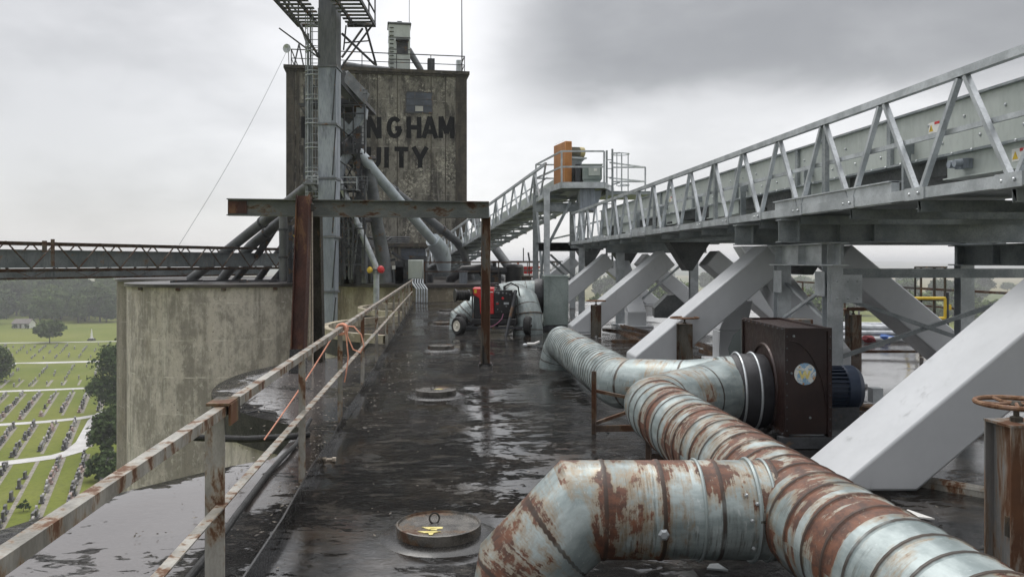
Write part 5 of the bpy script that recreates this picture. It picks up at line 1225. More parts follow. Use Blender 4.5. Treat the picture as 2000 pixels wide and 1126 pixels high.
def wheel(x, y, r, rim='cream'):
    b = MB(); b.lathe([(r*.55,-.05),(r*.86,-.075),(r,-.05),(r,.05),(r*.86,.075),(r*.55,.05)],28,(x,y,r),(1,-.25,0)); w_ = b.build('wheel', M['rubber'], we)
    b = MB(); b.lathe([(0,-.055),(r*.2,-.06),(r*.25,-.04),(r*.57,-.045),(r*.60,.045),(0,.05)],22,(x,y,r),(1,-.25,0)); b.build('rim', M[rim], w_)
def wheel2(x, y, r, ax, rim):
    b = MB(); b.lathe([(r*.5,-.06),(r*.86,-.08),(r,-.05),(r,.05),(r*.86,.08),(r*.5,.06)],28,(x,y,r),ax); w_ = b.build('wheel', M['rubber'], we)
    b = MB(); b.lathe([(0,.075),(r*.14,.095),(r*.18,.068),(r*.48,.066),(r*.58,.078),(r*.62,.05)],22,(x,y,r),ax); b.build('rim', M[rim], w_)
wheel2(wx(897),wy-.12,.215,(-.75,-.66,0),'cream'); wheel2(wx(895),wy+1.15,.215,(-.75,-.66,0),'cream')
wheel2(wx(1031),wy-.05,.215,(.9,-.2,0),'black'); wheel2(wx(1034),wy+1.15,.215,(.9,-.2,0),'black')
b = MB(); b.beam((wx(1008),wy-.06,wz(566)),(wx(988),wy-.38,wz(655)),.05); b.build('tow_bar', M['steel_dk'], we)
b = MB(); b.tube([(wx(983),wy-.04,wz(612)),(wx(980),wy-.08,wz(622)),(wx(970),wy-.06,wz(632)),(wx(958),wy-.05,wz(638))],.009,6); b.build('lead', M['lead'] if 'lead' in M else M['redrust'], we)
b = MB(); b.tube([(wx(1004),wy+.1,wz(568)),(wx(1010),wy-.08,wz(580)),(wx(1012),wy-.15,wz(612)),(wx(1004),wy-.2,wz(640)),(wx(990),wy-.22,wz(652))],.016,8); b.tube([(wx(985),wy+.3,wz(560)),(wx(998),wy+.25,wz(553)),(wx(1012),wy+.3,wz(560)),(wx(1016),wy+.4,wz(585))],.018,8); b.tube([(wx(938),wy+.2,wz(561)),(wx(955),wy+.15,wz(556)),(wx(976),wy+.2,wz(560))],.02,8); b.build('hose', M['rubber'], we)
b = MB(); b.tube([(wx(944),wy+.55,zb1-.04),(wx(944),wy+.55,zb1+.10),(wx(972),wy+.55,zb1+.10),(wx(972),wy+.55,zb1-.04)],.022,8); b.build('lifting_bail', M['steel_dk'], we)
b = MB()
for k in range(5): b.box((wx(940),wy-.006,wz(606)+k*.05),(wx(954),wy+.002,wz(606)+k*.05+.018))
b.build('vent_slots', M['black'], we)
rl_ = thing('cable_reel','reel of black welding cable mounted at the left end of the welder','cable reel',(wx(900),wy+.2,wz(575)))
ax = Vector((1,.35,0)).normalized(); c = Vector((wx(889),wy+.1,wz(577)))
b = MB(); b.lathe([(.03,-.02),(.155,-.02),(.155,.01),(.06,.01)],24,c,ax); b.lathe([(.06,.30),(.14,.30),(.14,.33),(.03,.33)],24,c,ax); b.build('flange', M['black'], rl_)
b = MB()
for k in range(12): b.torus(c+ax*(.03+k*.023),.105+.008*math.sin(k*2.3),.018,20,6,ax)
b.build('cable', M['rubber'], rl_)
b = MB(); b.beam(c+ax*.33,c+ax*.5,.05); b.build('arm', M['steel_dk'], rl_)
dg = thing('angle_grinder','small pale power tool lying on the wet roof beside the chute base','tool',G(1042,676)); c = OFF[dg]
b = MB(); b.tube([c+Vector((-.13,0,.05)),c+Vector((.02,.01,.05)),c+Vector((.12,.05,.09))],[.03,.028,.022],10); b.build('handle', M['white'], dg); b = MB(); b.lathe([(.05,0),(.05,.03),(.03,.05)],14,c+Vector((-.17,0,.01))); b.build('head', M['galv'], dg)
gc = MB(); gc.tube([G(1050,678,.01)+Vector((0,0,.01)),G(1070,680,.02),G(1090,683,.02),G(1108,684,.02)],.014,6); tag(gc.build('power_cord', M['rubber'], at=G(1050,678)),'black power cord running from the small power tool','cord')
bxo = thing('foam_tray','shallow white foam tray at the end of the clean ribbed duct','tray',G(1095,682)); c = OFF[bxo]
b = MB(); b.box(c+Vector((-.13,-.08,.005)),c+Vector((.19,.16,.07))); b.build('tray', M['white'], bxo, bevel=.01); b = MB(); b.box(c+Vector((-.14,-.09,.07)),c+Vector((.20,.17,.09))); b.build('rim', M['white'], bxo, bevel=.006)
# loose steel on the roof between the chutes
for k,(p,q,lb) in enumerate(((G(1205,650),G(1290,690),'long rusty angle lying between the second and third white chutes'),(G(1215,640),G(1310,668),'dark flat bar lying behind the second white chute'),(G(1195,672),G(1250,671),'short dark steel channel lying behind the clean ribbed duct'),
        (G(1370,690),G(1450,718),'long steel angle lying under the second white chute'),(G(1340,668),G(1400,690),'dark bar lying to the right of the wide handwheel'),(G(1180,648),G(1270,662),'thin dark bar lying beside the small white pedestal'))):
    b = MB(); b.channel(p+Vector((0,0,.02)),q+Vector((0,0,.02)),.10,.07,.012); tag(b.build('steel_bar', M['brown_scrap'], at=p), lb, 'steel bar', 'loose steel bars on the roof')
hs = thing('dark_hood','dark sheet metal hood standing on the roof under the right chutes','hood',P(1320,620,15.2))
b = MB(); pr = [P(1278,620,15.2),P(1278,602,15.2),P(1303,577,15.2),P(1318,575,15.2),P(1345,600,15.2),P(1350,622,15.2)]; b.prism(pr,(.1,.8,0)); b.build('hood', M['hopper'], hs)
# ------------------------------------------------------------------ main drag conveyor in its truss walkway
XL, XR, ZB, ZT = 4.50, 7.40, 2.30, 3.33
XB, XB2 = 5.48, 6.40
cv = thing('truss_conveyor','long grey green conveyor inside a galvanised truss walkway overhead at the right','conveyor',XO(XL,10,ZB))
Yn, Yf = -4.0, 27.6
PIT = 1.265; y0 = 7.03-PIT*9
nodes = [y0+PIT*i for i in range(40) if Yn-.5 < y0+PIT*i < Yf]
for xo,sgn in ((XL,1),(XR,-1)):
    b = MB(); b.beam(XO(xo,Yn,ZT),XO(xo,Yf,ZT),.065,.07); b.build('top_chord', M['galv'], cv)
    b = MB(); b.beam(XO(xo,Yn,ZB+.04),XO(xo,Yf,ZB+.04),.09,.10); b.build('bottom_chord', M['galv'], cv)
    b = MB()
    for k,Y in enumerate(nodes):
        g_ = .045
        if Y-PIT/2 > Yn: b.beam(XO(xo,Y-g_,ZT-.04),XO(xo,Y-PIT/2+g_,ZB+.08),.045,.05,(1,0,0))
        if Y+PIT/2 < Yf: b.beam(XO(xo,Y+g_,ZT-.04),XO(xo,Y+PIT/2-g_,ZB+.08),.045,.05,(1,0,0))
    b.build('truss_web', M['galv'], cv)
    for k,Y in enumerate(nodes):
        if k%3 == 2: b = MB(); b.beam(XO(xo+.02*sgn,Y,ZT-.04),XO(xo+.02*sgn,Y,ZB+.1),.10,.05,(1,0,0)); b.build('panel_post', M['galv_dark'], cv)
    b = MB(); b.beam(XO(xo+.05*sgn,Yn,ZB+.56),XO(xo+.05*sgn,Yf,ZB+.56),.03,.045); b.build('mid_rail', M['galv'], cv)
    for k,Y in enumerate(nodes):
        b = MB(); q = XO(xo-.047*sgn,Y+PIT/2,ZB+.04)
        b.beam(q+Vector((.01,-.16,0)),q+Vector((-.01,.16,0)),.012,.115)
        b.bolts([q+Vector((-.006*sgn,-.08,0)),q+Vector((-.006*sgn,.08,0))],.016,(-sgn,0,0)); b.build('splice_plate', M['galv'], cv)
b = MB(); b.beam(XO(5.0,Yn,ZB+.02),XO(5.0,Yf,ZB+.02),.86,.03); b.beam(XO(6.93,Yn,ZB+.02),XO(6.93,Yf,ZB+.02),.8,.03); b.build('walkway_grating', M['galv_dark'], cv)
for Y in nodes: b = MB(); b.channel(XO(XL,Y+PIT/2,ZB-.03),XO(XR,Y+PIT/2,ZB-.03),.06,-.1); b.build('cross_member', M['galv_dark'], cv)
# casing: upper tier, flange lines, lower tier in sections, ribs, bolts
def seg(b, xa, xb, za, zb, ya=Yn, yb=Yf):
    b.hexa([XO(xa,ya,za),XO(xb,ya,za),XO(xb,yb,za),XO(xa,yb,za),XO(xa,ya,zb),XO(xb,ya,zb),XO(xb,yb,zb),XO(xa,yb,zb)])
b = MB(); seg(b,XB,XB2,2.86,3.40); cs = b.build('casing', M['body'], cv)
b = MB(); seg(b,XB-.05,XB2+.05,3.40,3.425); seg(b,XB-.05,XB2+.05,2.835,2.86); b.build('casing_flange', M['galv_dark'], cs)
sec = []
for k in range(-1,8):
    b = MB()
    ya = k*3.9-.6
    for (a_,c_) in ((ya,ya+1.65),):
        seg(b,XB+.02,XB2-.02,2.60,2.835,max(a_,Yn),min(c_,Yf)); sec.append((a_,c_))
        seg(b,XB-.03,XB2+.03,2.585,2.60,max(a_,Yn),min(c_,Yf))
    b.build('return_box', M['body'], cv)
b = MB(); seg(b,XB+.10,XB2-.10,2.66,2.835); b.build('return_pan', M['hopper'], cv)
Y = -2.9
while Y < Yf: b = MB(); seg(b,XB-.045,XB,2.86,3.40,Y,Y+.05); seg(b,XB-.04,XB-.001,2.86,3.40,Y+.045,Y+.09); Y += 2.55; b.build('joint_rib', M['galv_dark'], cs)
b = MB(); Y = -3.5
rg = random.Random(2)
while Y < 20: 
    b.bolts([XO(XB-.002,Y,z) for z in (2.99,)]+[XO(XB-.002,Y+.25,3.22)],.018,(-1,0,0)); Y += .62
Y = -3.5
while Y < 20: b.bolts([XO(XB-.05,Y,2.847)],.016,(-1,0,0)); Y += .32
b.build('casing_bolt', M['galv'], cs)
Y = -3.2
while Y < Yf:
    b = MB(); b.beam(XO(XB-.08,Y,ZB+.05),XO(XB-.08,Y,2.98),.05,.09,(1,0,0)); b.beam(XO(XB-.06,Y,2.95),XO(XB-.06,Y,3.10),.04,.14,(1,0,0)); b.build('casing_support', M['galv_dark'], cv)
    b = MB(); b.beam(XO(XB2+.08,Y,ZB+.05),XO(XB2+.08,Y,2.98),.05,.09,(1,0,0)); b.build('casing_support', M['galv_dark'], cv); Y += 2.53
# warning labels: yellow triangle beside red and white band
def warn(Y, z):
    b = MB(); seg(b,XB-.004,XB-.001,z,z+.12,Y-.10,Y+.10); o = b.build('warning_label', M['white'], cv)
    b = MB(); seg(b,XB-.007,XB-.004,z+.088,z+.117,Y-.10,Y-.012); b.build('red_band', M['red'], o)
    b = MB(); b.prism([XO(XB-.0045,Y+.088,z+.02),XO(XB-.0045,Y+.012,z+.02),XO(XB-.0045,Y+.05,z+.095)],(-.003,0,0)); b.build('yellow_triangle', M['yellow'], o)
    b = MB(); b.prism([XO(XB-.0076,Y+.056,z+.035),XO(XB-.0076,Y+.044,z+.035),XO(XB-.0076,Y+.048,z+.075),XO(XB-.0076,Y+.052,z+.075)],(-.002,0,0)); b.build('black_mark', M['black'], o)
warn(9.05,3.13); warn(19.3,3.12)
b = MB(); zl = 2.66
def lowwarn(Y):
    b = MB(); seg(b,XB+.015,XB+.018,zl,zl+.12,Y-.10,Y+.10); o = b.build('warning_label', M['white'], cv)
    b = MB(); seg(b,XB+.012,XB+.015,zl+.088,zl+.117,Y-.10,Y-.012); b.build('red_band', M['red'], o)
    b = MB(); b.prism([XO(XB+.0145,Y+.088,zl+.02),XO(XB+.0145,Y+.012,zl+.02),XO(XB+.0145,Y+.05,zl+.095)],(-.003,0,0)); b.build('yellow_triangle', M['yellow'], o)
lowwarn(7.75)
b = MB(); c = XO(XB-.03,8.5,2.72); b.cbox(c,(.10,.16,.10)); b.lathe([(.04,0),(.04,.08)],12,c+Vector((-.05,.05,0)),(-1,0,0)); b.lathe([(.04,0),(.04,.08)],12,c+Vector((-.05,-.06,0)),(-1,0,0)); b.build('sensor', M['leg'], cv)
b = MB(); seg(b,XL-.02,XL+.06,ZB-.02,ZB+.20,8.1,10.9); seg(b,XL-.05,XL+.08,ZB+.19,ZB+.205,8.1,10.9)
b.build('splice_channel', M['galv'], cv)
b = MB(); seg(b,XL-.02,XL+.06,ZB-.02,ZB+.17,17.2,19.6); seg(b,XL-.02,XL+.05,ZB-.02,ZB+.15,22.5,23.8); b.build('splice_channel', M['galv'], cv)

# ------------------------------------------------------------------ hoppers and white square chutes
XC = 5.95; SP = [6.38,13.4,19.6,26.2,32.6]
sl_ = .83; TH = .47
def chute(Y, side, label, base=True):
    """square chute in a plane across the roof, 0.66 m deep"""
    o = thing('square_chute', label, 'chute', XO(XC+side*-2.8,Y,0), 'white square chutes under the conveyor')
    vth = TH*math.sqrt(1+sl_*sl_)
    def X(xo, yy): return (XC+side*(xo-XC))-SL*yy
    z2 = 1.98; xt = 3.15+(z2-.2)/sl_
    prof = [(3.15,.05),(3.15,.2),(xt,z2),(xt+TH*sl_/math.sqrt(1+sl_*sl_)*.95,z2-TH/math.sqrt(1+sl_*sl_)*.95),(3.15+vth/sl_-.15/sl_*0+(.05-.2)/sl_,.05)]
    if Y < 7 and side == 1: prof = [(2.93,.01),(xt-.02,z2),(xt+.39*sl_/math.sqrt(1+sl_*sl_)*.95,z2-.39/math.sqrt(1+sl_*sl_)*.95),(2.93+.39/TH*vth/sl_,.01)]
    b = MB(); b.prism([(X(x,Y-.33)if True else 0,Y-.33,z) for x,z in prof],(-SL*.66,.66,0)); b.build('chute_body', M['spout'], o, bevel=.022, segs=2)
    if Y < 7 and side == 1: return o
    b = MB(); xa,xb = 3.15,3.15+vth/sl_-.18
    x0_,x1_ = sorted((X(xa,Y),X(xb,Y))); fl_ = .02 if Y < 7 else .07; b.box((x0_-fl_,Y-.33-fl_,.004),(x1_+fl_-(.0 if Y > 7 else .12),Y+.33+fl_,.035)); b.build('base_flange', M['spout'], o, bevel=.008)
    return o
labs = ['nearest white chute, large across the right foreground','second white chute, behind the brown blower','third white chute, ending behind the clean ribbed duct','fourth white chute, smaller, beyond the third','farthest of the white chutes leaning to the left']
labr = ['nearest right leaning chute, beside the right edge','large grey right leaning chute seen behind the steel tower','right leaning chute opposite the third white chute','right leaning chute opposite the fourth white chute','farthest right leaning chute']
hlab = ['dark hopper feeding the nearest white chute','dark hopper beside the steel tower','dark hopper at the top of the third white chute','dark hopper at the top of the fourth white chute','farthest dark hopper under the conveyor']
for i,Y in enumerate(SP):
    chute(Y,1,labs[i]); chute(Y,-1,labr[i])
    h_ = thing('discharge_hopper', hlab[i], 'hopper', XO(XC,Y,1.7), 'discharge hoppers under the conveyor')
    b = MB(); cx = XC-SL*Y
    def ring(w_, z, d_): return [Vector((cx-w_,Y-d_,z)),Vector((cx+w_,Y-d_,z)),Vector((cx+w_,Y+d_,z)),Vector((cx-w_,Y+d_,z))]
    b.hexa(ring(.06,1.50,.33)+ring(.52,2.24,.36)); b.hexa(ring(.46,2.241,.34)+ring(.46,2.66,.34)); b.build('hopper', M['hopper'], h_)
    b = MB(); b.box((cx-.58,Y-.42,2.19),(cx+.58,Y+.42,2.245)); b.build('flange', M['steel_dk'], h_)
    if i == 1:
        b = MB(); b.beam(XO(XC-.85,Y-.5,2.2),XO(XC-.55,Y-.45,1.8),.10,.10); b.build('gate_actuator', M['galv'], h_)
# upright white chutes / pedestals standing on the roof
def pedestal(name, label, c, w_, h, top):
    o = thing(name, label, 'chute', c); b = MB(); c = Vector(c)
    b.box(c+Vector((-w_/2,-w_/2,.05)),c+Vector((w_/2,w_/2,h))); v=[]
    b.build('base_box', M['spout'], o, bevel=.012)
    b = MB(); b.box(c+Vector((-w_/2-.16,-w_/2-.16,.004)),c+Vector((w_/2+.16,w_/2+.16,.055))); b.build('base_flange', M['spout'], o, bevel=.01)
    if top is not None:
        t_ = Vector(top); q = w_/2-.002
        b = MB(); b.hexa([c+Vector((-q,-q,h+.003)),c+Vector((q,-q,h+.003)),c+Vector((q,q,h+.003)),c+Vector((-q,q,h+.003)),t_+Vector((-q*.85,-q,0)),t_+Vector((q*.85,-q,0)),t_+Vector((q*.85,q,0)),t_+Vector((-q*.85,q,0))]); b.build('sloping_chute', M['spout'], o, bevel=.012)
    return o
p = G(1246,640); pedestal('upright_chute','small white upright chute with a wide base flange behind the third white chute',p+Vector((0,.4,0)),.5,.40,p+Vector((-.1,2.6,1.75)))
p = G(1425,712); pedestal('upright_chute','white upright chute base between the second white chute and the brown blower',p+Vector((.10,.4,0)),.46,.55,p+Vector((.28,.5,1.05)))
p = G(1640,742); pedestal('upright_chute','pale grey tapering chute standing just right of the brown blower',Vector((4.36,11.55,0)),.60,.50,Vector((4.50,15.5,2.0)))

# ------------------------------------------------------------------ steel support tower
stw = thing('support_tower','galvanised steel support tower with stacked beams carrying the conveyor','support tower',XO(5.9,11,0))
YA, YB, xa, xb = 10.6, 12.15, 5.10, 7.80
def stack(parent, YA, YB, xa, xb, mat='galv_dark', z0=0.0):
    zt = ZB-.045
    for Y in (YA,YB):
        for xo in (xa,xb):
            b = MB(); p = XO(xo,Y,0); b.ibeam(p,p+Vector((0,0,zt-.60)),.20,.19,.013,.010,(0,1,0)); b.build('column', M['galv'], parent)
            b = MB(); b.box((p.x-.17,Y-.17,.003),(p.x+.17,Y+.17,.028)); b.build('base_plate', M['galv'], parent)
        b = MB(); l,r = XO(xa-.70,Y,zt-.15),XO(xb+.62,Y,zt-.15); l.y = r.y = Y; b.ibeam(l,r,.22,.30,.016,.011)
        for t_ in (.06,.19,.30,.84,.95): p = l.lerp(r,t_); b.box((p.x-.006,Y-.105,zt-.284),(p.x+.006,Y+.105,zt-.016))
        b.build('cross_beam', M[mat], parent)
    for xo in (xa,xb):
        l,r = XO(xo,YA-.22,zt-.45),XO(xo,YB+.22,zt-.45); b = MB(); b.ibeam(l,r,.22,.298,.016,.011)
        for Y in (YA-.08,YA+.08,YB,(YA+YB)/2): p = XO(xo,Y,zt-.45); b.box((p.x-.105,Y-.006,zt-.582),(p.x+.105,Y+.006,zt-.318))
        b.build('seat_beam', M['galv'] if xo == xa else M[mat], parent)
stack(stw,YA,YB,xa,xb)
def gusset(b, p, w_, h_, ax='y'): 
    d = Vector((w_,.012,h_)) if ax == 'y' else Vector((.012,w_,h_)); b.cbox(p,d)
for xo in (xa,xb): b = MB(); gusset(b,XO(xo,YA-.104,1.36)+Vector((.13,0,0)),.40,.36); b.bolts([XO(xo,YA-.11,1.36)+Vector((.13+dx_,0,dz_)) for dx_ in (-.12,.02,.14) for dz_ in (-.12,.1)],.016); b.build('gusset', M['galv'], stw)
for Y in (YA,YB): b = MB(); gusset(b,XO(xa,Y,1.42)+Vector((-.108,.14 if Y == YA else -.14,0)),.34,.32,'x'); b.build('gusset', M['galv'], stw)
b = MB(); b.channel(XO(xa,YA-.05,1.50),XO(xb+.9,YA-.05-.0,1.50),.05,.12); b.build('strut', M['galv_dark'], stw)
b = MB(); b.beam(XO(xb,YA-.03,1.36),XO(xa,YA-.03,.45),.05,.05); b.beam(XO(xb,YA-.05,.35),XO(xa,YA-.055,1.28),.05,.05); b.build('diagonal_brace', M['galv_dark'], stw)
b = MB(); b.beam(XO(xa-.02,YA,1.42),XO(xa-.02,YB,.85),.045,.04); b.beam(XO(xa+.03,YB,1.42),XO(xa+.03,YA,.85),.045,.04); b.beam(XO(xa,YB,.8),XO(xa,YA,.2),.045,.04); b.build('side_brace', M['galv'], stw)
b = MB(); b.beam(XO(xb,YA,1.4),XO(xb+.75,YA-1.6,.15),.05,.05); b.beam(XO(xb+.1,YA-1.7,.62),XO(xa,YA-1.35,-.0),.06,.06); b.build('knee_brace', M['galv'], stw)
b = MB(); b.cbox(XO(4.92,10.35,1.0)*0+P(1562,632,10.1),(.24,.24,.12)); tag(b.build('wooden_block', M['post'], at=P(1562,632,10.1)),'small weathered box sitting on top behind the brown blower','box')
st2 = thing('support_tower','smaller galvanised support frame under the far part of the conveyor','support tower',XO(5.9,22.5,0))
def frame2(parent, Y):
    zt = ZB-.045; 
    for xo in (4.95,6.95):
        p = XO(xo,Y,0); b = MB(); b.ibeam(p,p+Vector((0,0,zt-.30)),.22,.2,.013,.010,(0,1,0)); b.build('column', M['galv'], parent); b = MB(); b.box((p.x-.22,Y-.2,.003),(p.x+.22,Y+.2,.03)); b.build('base_plate', M['galv'], parent)
    l,r = XO(4.6,Y,zt-.15),XO(7.3,Y,zt-.15); l.y=r.y=Y; b = MB(); b.ibeam(l,r,.24,.30,.016,.011); b.build('cross_beam', M['galv_dark'], parent)
    b = MB(); b.beam(XO(6.95,Y+.1,1.9),XO(5.0,Y+.1,.2),.06,.06); b.build('diagonal_brace', M['galv'], parent)
frame2(st2,22.3)

# ------------------------------------------------------------------ transfer tower and inclined conveyor
TY = 28.0
tt = thing('transfer_tower','galvanised transfer tower with a railed platform where two conveyors meet','transfer tower',P(1100,560,TY))
PZ2 = 4.36
fx0,fx1,fy0,fy1 = P(1097,0,27.4).x, P(1180,0,27.4).x, 27.4, 31.2
b = MB(); b.box((fx0-.0,fy0,PZ2-.16),(fx1,fy0+.03,PZ2)); 
pl = [Vector((fx0,fy0,PZ2)),Vector((fx1,fy0,PZ2)),Vector((P(1200,0,29).x,29.3,PZ2)),Vector((P(1195,0,31).x,31.2,PZ2)),Vector((P(1047,0,31).x,31.2,PZ2))]
b = MB(); b.prism([q-Vector((0,0,.10)) for q in pl],(0,0,.09)); b.build('platform_deck', M['galv_dark'], tt)
b = MB()
for q0,q1 in zip(pl,pl[1:]+pl[:1]): b.beam(q0-Vector((0,0,.08)),q1-Vector((0,0,.08)),.06,.2)
b.build('edge_channel', M['galv'], tt)
def legp(u,Y,z0=0,z1=PZ2-.2): p = P(u,500,Y); return Vector((p.x,Y,z0)),Vector((p.x,Y,z1))
for u,Y in ((1046,30.2),(1068,27.8),(1136,27.9),(1118,30.6)):
    b = MB(); b.ibeam(*legp(u,Y),.2,.2,.014,.012,(0,1,0)); b.build('column', M['galv' if u != 1046 else 'galv_dark'], tt)
b = MB(); 
for v in (405,482,): b.ibeam(P(1046,v,28),P(1140,v,28),.2,.3)
b.ibeam(P(1052,482,28),P(1150,482,28),.18,.28); b.build('cross_beam', M['galv_dark'], tt)
b = MB(); b.beam(P(1114,394,27.9),P(1072,476,27.9),.10,.10); b.beam(P(1048,400,30),P(1060,555,28.2),.08,.08); b.beam(P(1062,490,27.9),P(1050,600,28.2),.08,.08); b.beam(P(1075,497,28),P(1130,548,28.4),.06); b.beam(P(1068,505,28),P(1120,552,28.4),.06); b.beam(P(1062,470,30),P(1130,455,29),.05); b.build('diagonal_brace', M['galv_dark'], tt)
b = MB(); b.box((P(1131,0,28).x,27.6,P(0,412,28).z),(P(1160,0,28).x,29,PZ2-.18)); b.prism([P(1160,372,28),P(1176,372,28),P(1164,412,28),P(1160,412,28)],(0,1,0)); b.build('discharge_chute', M['leg'], tt, bevel=.01)
R2 = Vector((0,0,1.05)); rp = [Vector((P(1047,0,31).x,31.2,PZ2)),Vector((fx0,fy0,PZ2)),Vector((fx1,fy0,PZ2))]
b = MB()
for z in (.53,1.05):
    for q0,q1 in zip(rp,rp[1:]): b.beam(q0+Vector((0,0,z)),q1+Vector((0,0,z)),.055)
    b.beam(rp[0]+Vector((0,0,z)),Vector((P(1092,0,31).x,31.2,PZ2+z)),.055)
for q in rp: b.beam(q,q+R2,.06)
b.build('railing', M['galv'], tt)
rq = [P(1198,370,30.5),P(1262,382,30.5),P(1215,376,28.5),P(1180,380,28)]; 
LP = 4.15
b = MB(); b.box((P(1180,0,28.5).x,28.2,LP-.12),(P(1262,0,30.3).x,30.6,LP)); b.build('lower_deck', M['galv_dark'], tt)
b = MB(); x0_,x1_ = P(1212,0,28.3).x,P(1262,0,30.3).x
for z in (.55,1.08):
    b.beam((x0_,30.5,LP+z),(x1_,30.5,LP+z),.05); b.beam((x1_,30.5,LP+z),(P(1180,0,28.2).x+.2,28.2,LP+z-.1),.05)
for (x_,y_) in ((x1_,30.5),(x0_,30.5)): b.beam((x_,y_,LP),(x_,y_,LP+1.08),.055)
b.build('lower_railing', M['galv'], tt)
cl = thing('cage_ladder','galvanised ladder with hooped cage rising above the transfer platform','ladder',P(1200,370,28))
xl,xr = P(1185,0,28).x,P(1196,0,28).x; b = MB(); b.beam((xl,28,1.5),(xl,28,CH+(512-294)/F*28),.06,.09); b.beam((xr,28,1.5),(xr,28,CH+(512-291)/F*28),.06,.09); b.build('stile', M['galv_dark'], cl)
b = MB(); z = 1.6
while z < 5.3: b.beam((xl,28,z),(xr,28,z),.025); z += .3
b.build('rung', M['galv_dark'], cl)
b = MB(); xc = P(1213,0,28).x
for z,a1 in ((5.42,1.1*math.pi),(4.35,.55*math.pi)): b.torus((xc,28.2,z),.30,.022,18,6,(0,0,1),-.55*math.pi,a1)
b.beam((xr,28,5.42),(xc-.05,27.9,5.42),.045); b.beam((xr,28,4.35),(xc-.05,27.9,4.42),.045)
for a in (-.5,-.2,.1,.4): b.beam((xc+.3*math.cos(a*math.pi),28.2+.3*math.sin(a*math.pi),LP),(xc+.3*math.cos(a*math.pi),28.2+.3*math.sin(a*math.pi),5.42),.03)
b.beam((xc-.15,27.95,4.3),(xc-.15,27.95,5.42),.03); b.build('cage', M['galv'], cl)
# orange guard, motor, gearbox
dv_ = thing('belt_drive','orange perforated belt guard with a yellowish motor on the transfer platform','drive',P(1105,362,28.6))
c = P(1104,362,28.4); yaw2 = math.atan(.27)
d2 = Vector((-math.sin(yaw2),math.cos(yaw2),0)); n2 = Vector((math.cos(yaw2),math.sin(yaw2),0))
def ob(b, a0,a1,z0,z1,e0,e1,sh=0):
    q = lambda a,e,z: Vector((c.x,c.y,0))+n2*a+d2*e+Vector((0,0,z))
    b.hexa([q(a0,e0,z0),q(a1,e0,z0),q(a1,e1,z0-sh),q(a0,e1,z0-sh),q(a0,e0,z1),q(a1,e0,z1),q(a1,e1,z1-sh),q(a0,e1,z1-sh)])
zt_ = CH+(512-275)/F*28.4
b = MB(); ob(b,0,.25,PZ2,zt_,0,1.3,.0); b.build('belt_guard', M['orange'], dv_, bevel=.02)
b = MB(); 
for i in range(7):
    for j in range(16): z = PZ2+.16+j*.095; e = .15+i*.16; q = Vector((c.x,c.y,z))+d2*e; b.lathe([(.016,0),(.016,.002)],6,q,tuple(-n2))
b.build('perforation', M['brown_scrap'], dv_)
b = MB(); ob(b,.26,.75,PZ2+.1,PZ2+1.15,.35,.8); b.build('gear_reducer', M['galv_dark'], dv_, bevel=.03)
mc = Vector((c.x,c.y,CH+(512-293)/F*28.4))+n2*.28+d2*.45; b = MB(); b.lathe([(.0,0),(.17,0),(.17,.40),(.0,.40)],20,mc,tuple(n2))
for k in range(20): a = k*.314; b.cbox(mc+n2*.2+d2*(.175*math.cos(a))+Vector((0,0,.175*math.sin(a))),(.36,.016,.016),yaw2)
m_ = b.build('motor', M['motor_olive'], dv_)
b = MB(); b.lathe([(.18,.40),(.19,.42),(.18,.56),(.10,.60),(0,.60)],20,mc,tuple(n2)); b.build('fan_cowl', M['yellow_dull'], m_)
b = MB(); b.cbox(mc+n2*.3-Vector((0,0,.22)),(.62,.4,.05),yaw2); b.beam(mc+n2*.05-Vector((0,0,.25)),mc+n2*.05-Vector((0,0,.75)),.05); b.beam(mc+n2*.6-Vector((0,0,.2)),mc+n2*.3-Vector((0,0,.5)),.05); b.build('motor_base', M['galv'], dv_)
ih = thing('inlet_housing','grey green inspection housing on the transfer platform beside the orange guard','housing',P(1153,362,28))
q0,q1 = P(1138,350,28),P(1176,322,28); b = MB(); b.box((q0.x,28,q0.z),(q1.x,29.2,q1.z)); b.prism([(q0.x+.06,28.03,PZ2),(q1.x-.12,28.03,PZ2),(q1.x-.01,28.03,q0.z-.001),(q0.x+.01,28.03,q0.z-.001)],(0,1.1,0)); b.build('casing', M['blower_gr'], ih, bevel=.01)
b = MB(); b.box((q0.x-.02,27.97,q1.z),(q1.x+.03,29.22,q1.z+.04)); b.box((q0.x+.2,27.95,q0.z+.12),(q1.x-.08,28.0,q1.z-.06)); b.build('hatch', M['body'], ih, bevel=.01)
b = MB(); b.box((q0.x+.38,27.935,q0.z+.28),(q0.x+.48,27.95,q0.z+.36)); b.build('label', M['white'], ih)
b = MB(); b.box((P(1132,0,28).x-.12,28.2,PZ2),(P(1132,0,28).x+.05,29.0,PZ2+.72)); b.build('side_plate', M['steel_dk'], ih)
